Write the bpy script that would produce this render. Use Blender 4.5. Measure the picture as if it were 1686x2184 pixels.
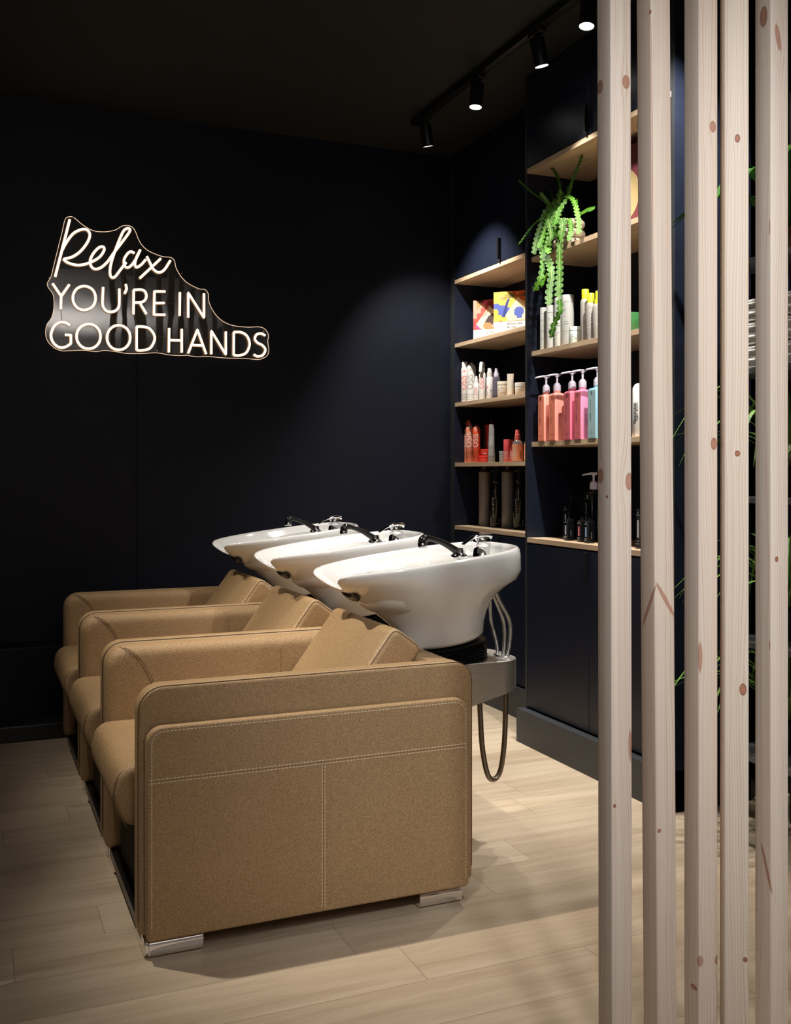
import bpy, bmesh, math, random
from mathutils import Vector, Matrix
random.seed(7)
for _o in list(bpy.data.objects): bpy.data.objects.remove(_o)
scene = bpy.context.scene
COL = scene.collection
PI = math.pi
# ---------------------------------------------------------------- camera
cam = bpy.data.cameras.new('camera'); camo = bpy.data.objects.new('camera', cam); COL.objects.link(camo)
camo.location = (0, 0, 1.2); camo.rotation_euler = (math.radians(90), 0, -math.radians(22.963))
cam.sensor_fit = 'HORIZONTAL'; cam.sensor_width = 36; cam.lens = 36*2150/1686; cam.shift_y = -85/1686
cam.clip_start = .05
scene.camera = camo
# ---------------------------------------------------------------- world, exposure, lights
wd = bpy.data.worlds.new('world'); scene.world = wd; wd.use_nodes = True
wd.node_tree.nodes['Background'].inputs[0].default_value = (.8, .85, 1, 1)
wd.node_tree.nodes['Background'].inputs[1].default_value = .0
vs = scene.view_settings
scene.display_settings.display_device = 'sRGB'
vs.view_transform = 'Standard'; vs.look = 'None'; vs.gamma = 1; vs.exposure = 0.0; vs.use_curve_mapping = False

def area(name, loc, target, size, power, col, sizey=None):
    l = bpy.data.lights.new(name, 'AREA'); l.energy = power; l.color = col; l.size = size
    if sizey: l.shape = 'RECTANGLE'; l.size_y = sizey
    o = bpy.data.objects.new(name, l); COL.objects.link(o); o.location = loc
    o.rotation_euler = (Vector(target)-Vector(loc)).to_track_quat('-Z', 'Y').to_euler()
    return o
def spot(name, loc, target, power, col, angle=80, blend=.5, rad=.02):
    l = bpy.data.lights.new(name, 'SPOT'); l.energy = power; l.color = col; l.spot_size = math.radians(angle)
    l.spot_blend = blend; l.shadow_soft_size = rad
    o = bpy.data.objects.new(name, l); COL.objects.link(o); o.location = loc
    o.rotation_euler = (Vector(target)-Vector(loc)).to_track_quat('-Z', 'Y').to_euler()
    return o
WARM = (1, .90, .77)
# bright salon behind the camera: added fill light, ceiling uplight and batten spot, unseen
area('salon_fill_light', (.3, .2, 2.88), (1.35, 1.5, .85), .9, 8, (.97, .985, 1), .5)
area('salon_fill_light', (.9, -2.0, 2.2), (.9, -2.0, 3.0), 1.4, 85, (1, .96, .93))
spot('batten_fill_spot', (.62, -.7, 2.8), (1.42, 1.53, 1.25), 235, (.965, .985, 1), 42, 1.0, .15)  # added spot, no lamp seen, brightens the battens
# second row of ceiling spots above the left part of the wash area (above the frame)
for y in (3.06, 3.75, 4.4):
    spot('ceiling_spot', (-.24, y, 2.85), (.92, y-(.28 if y < 3.5 else .05), .6), (225, 120, 55)[int((y-3)/.6)], WARM, 44, 1.0, .025)

# ---------------------------------------------------------------- object helpers
def tag(o, label=None, cat=None, group=None, kind=None):
    if label: o['label'] = label
    if cat: o['category'] = cat
    if group: o['group'] = group
    if kind: o['kind'] = kind
    return o
def thing(name, label, cat, loc=(0, 0, 0), group=None, rz=0):
    o = bpy.data.objects.new(name, None); COL.objects.link(o); o.location = loc; o.rotation_euler = (0, 0, rz)
    o.empty_display_size = .05
    return tag(o, label, cat, group)
def obj(name, vf, mat, parent=None, smooth=35, org=None, loc=None, rz=0):
    v, f = vf[0], vf[1]
    me = bpy.data.meshes.new(name)
    if org is not None: v = [(a[0]-org[0], a[1]-org[1], a[2]-org[2]) for a in v]
    me.from_pydata([tuple(a) for a in v], [], f)
    mats = mat if isinstance(mat, (list, tuple)) else [mat]
    for m in mats: me.materials.append(m)
    if len(vf) > 2: me.polygons.foreach_set('material_index', vf[2])
    me.validate(); me.update()
    b_ = bmesh.new(); b_.from_mesh(me); bmesh.ops.recalc_face_normals(b_, faces=b_.faces); b_.to_mesh(me); b_.free()
    if smooth:
        me.polygons.foreach_set('use_smooth', [True]*len(me.polygons))
        me.set_sharp_from_angle(angle=math.radians(smooth))
    o = bpy.data.objects.new(name, me); COL.objects.link(o)
    if parent: o.parent = parent
    if loc: o.location = loc
    if rz: o.rotation_euler = (0, 0, rz)
    return o
def struct(name, vf, mat, smooth=0):
    o = obj(name, vf, mat, smooth=smooth); o['kind'] = 'structure'; return o
def join(*vfs):
    V, F, I = [], [], []
    for vf in vfs:
        n = len(V); V += list(vf[0]); F += [tuple(i+n for i in f) for f in vf[1]]
        I += list(vf[2]) if len(vf) > 2 else [0]*len(vf[1])
    return V, F, I
def setmat(vf, i): return vf[0], vf[1], [i]*len(vf[1])
def xf(vf, M):
    return ([tuple(M @ Vector(a)) for a in vf[0]],)+tuple(vf[1:])
def box(x0, x1, y0, y1, z0, z1, b=0):
    if b <= 0:
        v = [(x, y, z) for x in (x0, x1) for y in (y0, y1) for z in (z0, z1)]
        f = [(0, 1, 3, 2), (4, 6, 7, 5), (0, 4, 5, 1), (2, 3, 7, 6), (0, 2, 6, 4), (1, 5, 7, 3)]
        return v, f
    return slab(rrect((x0+x1)/2, (z0+z1)/2, x1-x0, z1-z0, [b]*4, 3), y0, y1, b, b, 2)
def rrect(cx, cz, w, h, r, n=5):
    pts = []
    for (sx, sz, rr, a0) in ((1, 1, r[0], 0), (-1, 1, r[1], 90), (-1, -1, r[2], 180), (1, -1, r[3], 270)):
        ox, oz = cx+sx*(w/2-rr), cz+sz*(h/2-rr)
        for k in range(n+1):
            a = math.radians(a0+90*k/n); pts.append((ox+rr*math.cos(a), oz+rr*math.sin(a)))
    return pts
def roundpoly(pts, rad, n=6):
    out = []; N = len(pts)
    for i in range(N):
        p = Vector(pts[i]); a = (Vector(pts[i-1])-p); b = (Vector(pts[(i+1) % N])-p)
        r = rad[i] if isinstance(rad, (list, tuple)) else rad
        la, lb = a.length, b.length; a.normalize(); b.normalize()
        if r <= 0: out.append(tuple(p)); continue
        ang = a.angle(b); d = min(r/math.tan(ang/2), la*.49, lb*.49)
        p0, p1 = p+a*d, p+b*d
        for k in range(n+1):
            t = k/n; q = p0*(1-t)**2+p*2*t*(1-t)+p1*t*t; out.append(tuple(q))
    return out
def rr_prof(cx, cz, w, h, r, n=7):
    return lambda i: rrect(cx, cz, w-2*i, h-2*i, [max(.0015, q-i) for q in r], n)
def rp_prof(pts, rad, n=6):
    return lambda i: roundpoly(inset(pts, i), [max(.0015, q-i) for q in rad], n)
def inset(pts, d):
    if abs(d) < 1e-7: return list(pts)
    N = len(pts); out = []
    A = sum(pts[i][0]*pts[(i+1) % N][1]-pts[(i+1) % N][0]*pts[i][1] for i in range(N)); sg = 1 if A > 0 else -1
    for i in range(N):
        a, b, c = Vector(pts[i-1]), Vector(pts[i]), Vector(pts[(i+1) % N])
        t = (b-a).normalized()+(c-b).normalized()
        if t.length < 1e-6: t = c-b
        t.normalize(); nn = Vector((-t.y, t.x))*sg
        cs = max(.5, nn.dot(Vector((-(c-b).normalized().y, (c-b).normalized().x))*sg))
        out.append(tuple(b+nn*d/cs))
    return out
def loft(loops, cap0=True, cap1=True, closed=True):
    V, F = [], []; n = len(loops[0])
    for L in loops: V += [tuple(p) for p in L]
    m = n if closed else n-1
    for i in range(len(loops)-1):
        for j in range(m):
            k = (j+1) % n; F.append((i*n+j, i*n+k, (i+1)*n+k, (i+1)*n+j))
    if cap0: F.append(tuple(range(n-1, -1, -1)))
    if cap1: F.append(tuple((len(loops)-1)*n+j for j in range(n)))
    return V, F
def slab(prof, y0, y1, r0, r1, seg=4, crown=0):
    """profile in X/Z swept along Y with rounded edges"""
    st = []
    for k in range(seg+1):
        a = PI/2*k/seg; st.append((y0+r0*(1-math.cos(a)), r0*(1-math.sin(a))))
    for k in range(seg+1):
        a = PI/2*k/seg; st.append((y1-r1*(1-math.sin(a)) , r1*(1-math.cos(a))))
    loops = [[(p[0], y, p[1]) for p in (prof(i) if callable(prof) else inset(prof, i))] for y, i in st]
    return loft(loops)
def catmull(pts, n=8, closed=False):
    P = [Vector(p) for p in pts]; out = []; N = len(P)
    if N < 3: return [tuple(p) for p in P]
    rng = range(N) if closed else range(N-1)
    for i in rng:
        p1, p2 = P[i], P[(i+1) % N]
        p0 = P[i-1] if (i > 0 or closed) else p1*2-p2
        p3 = P[(i+2) % N] if (i+2 < N or closed) else p2*2-p1
        for k in range(n):
            t = k/n
            out.append(tuple(.5*((2*p1)+(-p0+p2)*t+(2*p0-5*p1+4*p2-p3)*t*t+(-p0+3*p1-3*p2+p3)*t**3)))
    if not closed: out.append(tuple(P[-1]))
    return out
def tube(path, r, n=8, closed=False, caps=True, up0=None):
    P = [Vector(p) for p in path]; N = len(P); loops = []
    t = (P[1]-P[0]).normalized(); up = Vector((0, 0, 1)) if abs(t.z) < .9 else Vector((1, 0, 0))
    if up0: up = Vector(up0)
    nrm = (up-t*up.dot(t)).normalized()
    for i in range(N):
        if closed: t = (P[(i+1) % N]-P[i-1]).normalized()
        else: t = (P[min(i+1, N-1)]-P[max(i-1, 0)]).normalized()
        nrm = (nrm-t*nrm.dot(t)).normalized(); b = t.cross(nrm)
        rr = r[i] if isinstance(r, (list, tuple)) else r
        loops.append([tuple(P[i]+(nrm*math.cos(2*PI*k/n)+b*math.sin(2*PI*k/n))*rr) for k in range(n)])
    if closed: loops.append(loops[0]); return loft(loops, False, False)
    return loft(loops, caps, caps)
def lathe(prof, n=24, cx=0, cy=0, cz=0):
    return loft([[(cx+r*math.cos(2*PI*k/n), cy+r*math.sin(2*PI*k/n), cz+z) for k in range(n)] for r, z in prof])
def resample(path, step):
    P = [Vector(p) for p in path]; out = [P[0]]; acc = 0; last = P[0]
    for q in P[1:]:
        while (q-last).length+acc >= step:
            d = (q-last); L = d.length; last = last+d*((step-acc)/L) if L > 0 else q; out.append(last.copy()); acc = 0
        acc += (q-last).length; last = q
    return out
def stitches(path, nrm, L=.0068, gap=.0030, w=.0013):
    V, F = [], []; pts = resample(path, L+gap); nrm = Vector(nrm).normalized()
    for i in range(len(pts)-1):
        t = (pts[i+1]-pts[i]).normalized(); s = t.cross(nrm)
        a = pts[i]; b = pts[i]+t*L; n0 = len(V)
        for p in (a, b):
            for (u, h) in ((-w, -.0005), (-w*.6, w*.8), (w*.6, w*.8), (w, -.0005)): V.append(tuple(p+s*u+nrm*h))
        for k in range(3): F.append((n0+k, n0+k+1, n0+4+k+1, n0+4+k))
        F.append((n0, n0+1, n0+2, n0+3)); F.append((n0+7, n0+6, n0+5, n0+4))
    return V, F
_tc = {}
def textgeo(s, size=1.0, off=0.0, spacing=1.0, sx=1.0):
    key = (s, off, spacing)
    if key not in _tc:
        cu = bpy.data.curves.new('t', 'FONT'); cu.body = s; cu.size = 1; cu.resolution_u = 3; cu.offset = off; cu.space_character = spacing
        o = bpy.data.objects.new('t', cu); COL.objects.link(o)
        dg = bpy.context.evaluated_depsgraph_get(); me = bpy.data.meshes.new_from_object(o.evaluated_get(dg))
        _tc[key] = ([tuple(v.co) for v in me.vertices], [tuple(p.vertices) for p in me.polygons])
        bpy.data.objects.remove(o); bpy.data.curves.remove(cu); bpy.data.meshes.remove(me)
    v, f = _tc[key]
    return [(a[0]*size*sx, a[1]*size) for a in v], f
def text_plane(s, size, origin, right, up, off=0, spacing=1, sx=1):
    v, f = textgeo(s, size, off, spacing, sx); O = Vector(origin); R = Vector(right); U = Vector(up)
    return [tuple(O+R*a+U*b) for a, b in v], f
def finer(v, f, lim):
    v = list(v); out = []; mid = {}
    st = [(q[0], q[i], q[i+1]) for q in f for i in range(1, len(q)-1)]
    while st:
        t = st.pop(); L = [math.dist(v[t[i]], v[t[(i+1) % 3]]) for i in range(3)]; k = L.index(max(L))
        if L[k] <= lim: out.append(t); continue
        a, b, c = t[k], t[(k+1) % 3], t[(k+2) % 3]; e = (min(a, b), max(a, b))
        if e not in mid: v.append(((v[a][0]+v[b][0])/2, (v[a][1]+v[b][1])/2)); mid[e] = len(v)-1
        st += [(a, mid[e], c), (mid[e], b, c)]
    return v, out
def text_cyl(s, size, r, z0, phi, mode='ccw', off=0, spacing=1, sx=1):
    """lettering wrapped on a cylinder about the z axis; ccw reads upward, cw downward, h across"""
    v, f = finer(*textgeo(s, size, off, spacing, sx), r*.22); out = []
    for a, b in v:
        if mode == 'ccw': q, z = -b, a
        elif mode == 'cw': q, z = b, -a
        else: q, z = a, b
        t = phi+q/r; out.append((r*math.cos(t), r*math.sin(t), z0+z))
    return out, f
def patch_cyl(r, z0, z1, p0, p1, n=6):
    V, F = [], []
    for k in range(n+1):
        t = p0+(p1-p0)*k/n; V += [(r*math.cos(t), r*math.sin(t), z0), (r*math.cos(t), r*math.sin(t), z1)]
    for k in range(n): F.append((2*k, 2*k+2, 2*k+3, 2*k+1))
    return V, F
# ---------------------------------------------------------------- materials
class NT:
    def __init__(s, name):
        s.m = bpy.data.materials.new(name); s.m.use_nodes = True; s.t = s.m.node_tree; s.n = s.t.nodes
        s.b = s.n['Principled BSDF']
    def new(s, typ, **kw):
        n = s.n.new(typ)
        for k, v in kw.items(): setattr(n, k, v)
        return n
    def link(s, a, b): s.t.links.new(a, b)
    def put(s, sock, v):
        if isinstance(v, (int, float, tuple)): sock.default_value = v
        elif v is not None: s.link(v, sock)
    def math(s, op, a, b=None, c=None):
        n = s.new('ShaderNodeMath', operation=op); s.put(n.inputs[0], a)
        if b is not None: s.put(n.inputs[1], b)
        if c is not None: s.put(n.inputs[2], c)
        return n.outputs[0]
    def coord(s, scale=(1, 1, 1)):
        c = s.new('ShaderNodeTexCoord'); m = s.new('ShaderNodeMapping'); m.inputs['Scale'].default_value = scale
        s.link(c.outputs['Object'], m.inputs[0]); return m.outputs[0]
    def noise(s, vec, scale, detail=2, rough=.5, out=0):
        n = s.new('ShaderNodeTexNoise'); s.link(vec, n.inputs['Vector']); n.inputs['Scale'].default_value = scale
        n.inputs['Detail'].default_value = detail; n.inputs['Roughness'].default_value = rough; return n.outputs[out]
    def ramp(s, fac, stops):
        n = s.new('ShaderNodeValToRGB'); s.link(fac, n.inputs[0]); e = n.color_ramp.elements
        while len(e) < len(stops): e.new(.5)
        for q, (p, c) in zip(e, stops): q.position = p; q.color = (*c, 1)
        return n.outputs[0]
    def mix(s, fac, a, b, blend='MIX'):
        n = s.new('ShaderNodeMix', data_type='RGBA', blend_type=blend)
        s.put(n.inputs[0], fac)
        for k, v in ((6, a), (7, b)):
            if isinstance(v, tuple): n.inputs[k].default_value = (*v[:3], 1)
            else: s.link(v, n.inputs[k])
        return n.outputs[2]
    def bump(s, h, strength, dist=.001):
        n = s.new('ShaderNodeBump'); n.inputs['Strength'].default_value = strength; n.inputs['Distance'].default_value = dist
        s.link(h, n.inputs['Height']); s.link(n.outputs[0], s.b.inputs['Normal'])
    def set(s, **kw):
        for k, v in kw.items():
            k = {'col': 'Base Color', 'rough': 'Roughness', 'metal': 'Metallic', 'spec': 'Specular IOR Level', 'coat': 'Coat Weight',
                 'trans': 'Transmission Weight', 'ior': 'IOR', 'sss': 'Subsurface Weight', 'ecol': 'Emission Color', 'estr': 'Emission Strength', 'crough': 'Coat Roughness', 'alpha': 'Alpha'}[k]
            if isinstance(v, tuple): v = (*v[:3], 1)
            s.put(s.b.inputs[k], v)
        return s.m
def S(r, g, b):
    f = lambda c: (c/255/12.92) if c <= 10 else ((c/255+.055)/1.055)**2.4
    return (f(r), f(g), f(b))
def plain(name, col, rough=.5, metal=0, nz=.03, **kw):
    m = NT(name); c = m.coord(); v = m.noise(c, 40, 2)
    hi = tuple(min(1, x*(1+nz)) for x in col); lo = tuple(x*(1-nz) for x in col)
    return m.set(col=m.ramp(v, [(.3, lo), (.7, hi)]), rough=rough, metal=metal, **kw)
def mat_leather():
    m = NT('tan_leather'); c = m.coord()
    w = m.new('ShaderNodeTexVoronoi', feature='F1'); m.link(c, w.inputs['Vector']); w.inputs['Scale'].default_value = 330
    big = m.noise(c, 3.0, 3); med = m.noise(c, 60, 3)
    d = m.math('ADD', w.outputs['Distance'], m.math('MULTIPLY', med, .10))
    base = m.ramp(big, [(.3, S(177, 147, 109)), (.7, S(184, 154, 115))])
    pit = m.ramp(d, [(.28, (.70, .64, .57)), (.72, (1, 1, 1))])
    col = m.mix(1.0, base, pit, 'MULTIPLY')
    h = m.math('ADD', m.math('MINIMUM', d, .7), m.math('MULTIPLY', m.noise(c, 260, 2), .5))
    m.bump(h, .7, .0016)
    return m.set(col=col, rough=m.math('ADD', .40, m.math('MULTIPLY', w.outputs['Distance'], .2)), spec=.42)
def mat_floor():
    m = NT('oak_floor'); tc = m.new('ShaderNodeTexCoord'); sx = m.new('ShaderNodeSeparateXYZ'); m.link(tc.outputs['Object'], sx.inputs[0])
    y = m.math('ADD', sx.outputs[1], 10.03); row = m.math('FLOOR', m.math('DIVIDE', y, .182))
    fy = m.math('FRACT', m.math('DIVIDE', y, .182))
    wn = m.new('ShaderNodeTexWhiteNoise', noise_dimensions='1D'); m.link(row, wn.inputs['W'])
    x = m.math('ADD', sx.outputs[0], m.math('MULTIPLY', wn.outputs[0], 1.5)); x = m.math('ADD', x, 10.0)
    colr = m.math('FLOOR', m.math('DIVIDE', x, 1.28)); fx = m.math('FRACT', m.math('DIVIDE', x, 1.28))
    pid = m.math('ADD', m.math('MULTIPLY', row, 7.31), m.math('MULTIPLY', colr, 3.77))
    w2 = m.new('ShaderNodeTexWhiteNoise', noise_dimensions='1D'); m.link(pid, w2.inputs['W'])
    cv = m.new('ShaderNodeCombineXYZ'); m.link(m.math('MULTIPLY', sx.outputs[0], 1.1), cv.inputs[0])
    m.link(m.math('MULTIPLY', sx.outputs[1], 13), cv.inputs[1]); m.link(m.math('MULTIPLY', w2.outputs[0], 50), cv.inputs[2])
    g1 = m.noise(cv.outputs[0], 1.6, 4, .6)
    cv2 = m.new('ShaderNodeCombineXYZ'); m.link(m.math('MULTIPLY', sx.outputs[0], 4), cv2.inputs[0])
    m.link(m.math('MULTIPLY', sx.outputs[1], 110), cv2.inputs[1]); m.link(m.math('MULTIPLY', w2.outputs[0], 9), cv2.inputs[2])
    g2 = m.noise(cv2.outputs[0], 2.2, 3, .6)
    t = m.math('ADD', m.math('MULTIPLY', g1, .55), m.math('ADD', m.math('MULTIPLY', g2, .25), m.math('MULTIPLY', w2.outputs[0], .10)))
    col = m.ramp(t, [(.30, S(176, 156, 132)), (.5, S(202, 184, 160)), (.74, S(216, 200, 178))])
    def edge(f, wid):
        a = m.math('LESS_THAN', f, wid); b = m.math('GREATER_THAN', f, 1-wid); return m.math('MAXIMUM', a, b)
    e = m.math('MAXIMUM', edge(fy, .0055), edge(fx, .0009))
    col = m.mix(m.math('MULTIPLY', e, .55), col, S(110, 88, 66))
    m.bump(m.math('SUBTRACT', g2, e), .12, .001)
    return m.set(col=col, rough=.42, spec=.35)
def mat_oak(name='oak_board', axis=1, c0=S(176, 148, 120), c1=S(208, 183, 153)):
    m = NT(name); sc = [60, 60, 60]; sc[axis] = 2.2; c = m.coord(tuple(sc)); g = m.noise(c, 1.3, 4, .65); g2 = m.noise(m.coord((3, 1.2, 3)), 2, 2)
    t = m.math('ADD', m.math('MULTIPLY', g, .7), m.math('MULTIPLY', g2, .3))
    return m.set(col=m.ramp(t, [(.35, c0), (.62, c1)]), rough=.5, spec=.3)
def mat_pine(name, knots, freq=230, seed=0, tint=(1, 1, 1)):
    """pine timber: u runs around the corner of the batten, v up; knots = (u, v, ru, rv, strength, dark)"""
    m = NT(name); tc = m.new('ShaderNodeTexCoord'); sx = m.new('ShaderNodeSeparateXYZ'); m.link(tc.outputs['Object'], sx.inputs[0])
    u = m.math('SUBTRACT', sx.outputs[0], sx.outputs[1]); v = sx.outputs[2]
    cv = m.new('ShaderNodeCombineXYZ'); m.link(m.math('MULTIPLY', u, 9), cv.inputs[0]); m.link(m.math('MULTIPLY', v, .9), cv.inputs[1]); cv.inputs[2].default_value = seed*3.7
    nz = m.noise(cv.outputs[0], 1.3, 2); s = m.math('ADD', u, m.math('MULTIPLY', m.math('SUBTRACT', nz, .5), .05))
    mask = None; dark = None
    for kn in knots:
        (ku, kv, ru, rv, st, dk) = kn[:6]; a = m.math('SUBTRACT', u, ku); b = m.math('SUBTRACT', v, kv)
        if len(kn) > 6: a = m.math('SUBTRACT', a, m.math('MULTIPLY', b, kn[6]))
        e2 = m.math('ADD', m.math('POWER', m.math('ABSOLUTE', m.math('DIVIDE', a, ru*2.3)), 2.0), m.math('POWER', m.math('ABSOLUTE', m.math('DIVIDE', b, rv*3.6)), 2.0))
        g = m.math('EXPONENT', m.math('MULTIPLY', e2, -1.0))
        s = m.math('SUBTRACT', s, m.math('MULTIPLY', m.math('MULTIPLY', a, g), .80*st))
        r = m.math('SQRT', m.math('ADD', m.math('POWER', m.math('ABSOLUTE', m.math('DIVIDE', a, ru)), 2.0), m.math('POWER', m.math('ABSOLUTE', m.math('DIVIDE', b, rv)), 2.0)))
        mr = m.new('ShaderNodeMapRange', interpolation_type='SMOOTHSTEP'); m.link(r, mr.inputs[0])
        for i, q in ((1, .82), (2, 1.12), (3, 1.0), (4, 0.0)): mr.inputs[i].default_value = q
        k = m.math('MULTIPLY', mr.outputs[0], min(1, .70+.3*dk)); mask = k if mask is None else m.math('MAXIMUM', mask, k)
        ring = m.math('MULTIPLY', m.math('GREATER_THAN', r, .78), m.math('LESS_THAN', r, 1.06)); ring = m.math('MULTIPLY', ring, dk)
        dark = ring if dark is None else m.math('MAXIMUM', dark, ring)
    cv3 = m.new('ShaderNodeCombineXYZ'); m.link(m.math('MULTIPLY', s, freq/2.6), cv3.inputs[0]); m.link(m.math('MULTIPLY', v, .25), cv3.inputs[1]); cv3.inputs[2].default_value = seed
    lines = m.noise(cv3.outputs[0], 1.0, 2, .5)
    wv = m.math('SINE', m.math('MULTIPLY', s, freq*5.2)); wv = m.math('MULTIPLY', m.math('ADD', wv, 1), .5); wv = m.math('POWER', wv, 2.5)
    t = m.math('ADD', m.math('MULTIPLY', lines, .75), m.math('MULTIPLY', m.math('MULTIPLY', wv, lines), .65))
    T = lambda c: tuple(a*b for a, b in zip(c, tint))
    col = m.ramp(t, [(.25, T(S(236, 223, 211))), (.55, T(S(229, 212, 197))), (.85, T(S(213, 188, 168)))])
    if mask is not None:
        col = m.mix(mask, col, S(178, 116, 90)); col = m.mix(m.math('MULTIPLY', dark, .7), col, S(96, 58, 42))
    m.bump(t, .08, .0008)
    return m.set(col=col, rough=.55, spec=.3)
LEATHER = mat_leather()
LEATHER_SHADE = plain('shaded_base_leather', S(52, 38, 28), .8)  # shade under the cushion put into a darker leather for the base
THREAD = plain('cream_thread', S(232, 212, 182), .7)
SEAM = plain('seam_piping', S(104, 80, 54), .6)
NAVY = plain('navy_lacquer', (.0090, .0120, .0245), .38, nz=.08, spec=.35)
NAVY_EDGE = plain('navy_board_edge', (.035, .038, .045), .5)
NAVY_WALL = plain('navy_wall_paint', (.0042, .0058, .0135), .5, nz=.1, spec=.25)
BLACK_CEIL = plain('black_ceiling_paint', (.0045, .0045, .005), .8, nz=.1)
LIGHT_CEIL = plain('salon_ceiling_paint', (.55, .52, .50), .8)
LIGHT_WALL = plain('salon_wall_paint', (.42, .41, .40), .8)
BLACK = plain('black_metal', (.006, .006, .0065), .35)
BLACK_PL = plain('black_plastic', (.008, .008, .008), .22)
RUBBER = plain('black_rubber', (.014, .014, .014), .38)
FLOOR = mat_floor(); OAK = mat_oak(); 
CERAMIC = plain('white_ceramic', (.79, .785, .775), .09, nz=.005, coat=.6, crough=.03)
CHROME = plain('chrome', (.85, .85, .87), .07, metal=1, nz=.01)
CHROME_BR = plain('braided_steel', (.85, .84, .82), .36, metal=1, nz=.2)
HOSE_BR = plain('bronze_flexible_hose', (.30, .26, .21), .3, metal=1, nz=.1)
def mat_steel():
    m = NT('brushed_steel'); c = m.coord((4, 4, 160)); g = m.noise(c, 2, 3)
    m.bump(g, .08, .0005)
    return m.set(col=m.ramp(g, [(.3, (.66, .63, .58)), (.7, (.78, .75, .70))]), rough=.42, metal=1)
STEEL = mat_steel()
def emis(name, col, st):
    m = NT(name); c = m.coord(); v = m.noise(c, 5, 1); k = m.ramp(v, [(.2, tuple(x*.98 for x in col)), (.8, col)])
    return m.set(col=(0, 0, 0), ecol=k, estr=float(st), rough=.5)
# ---------------------------------------------------------------- room
ZC = 2.96; YW = 5.07
struct('floor', box(-3.2, 3.2, -4.2, 5.3, -.06, 0), FLOOR)
struct('ceiling', join(box(-3.2, 3.2, .95, 5.3, ZC, ZC+.08), setmat(box(-3.2, 3.2, -4.2, .95, ZC, ZC+.08), 1)), [BLACK_CEIL, LIGHT_CEIL])
struct('wall_back', box(-3.2, 3.2, YW, YW+.1, 0, ZC), NAVY_WALL)
struct('wall_right', box(2.82, 2.92, -4.2, YW, 0, ZC), NAVY_WALL)
struct('wall_left', join(box(-3.1, -3.0, .6, YW, 0, ZC), setmat(box(-3.1, -3.0, -4.2, .6, 0, ZC), 1)), [NAVY_WALL, LIGHT_WALL])
struct('wall_front', box(-3.0, 2.82, -4.1, -4.0, 0, ZC), LIGHT_WALL)
struct('baseboard_back', box(-3.0, 2.45, 4.90, YW, 0, .40, .006), NAVY_WALL)
struct('trim_1', box(-3.0, 2.45, 4.775, 4.90, 0, .072, .006), plain('grey_black_ledge', (.02, .02, .021), .45))

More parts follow.
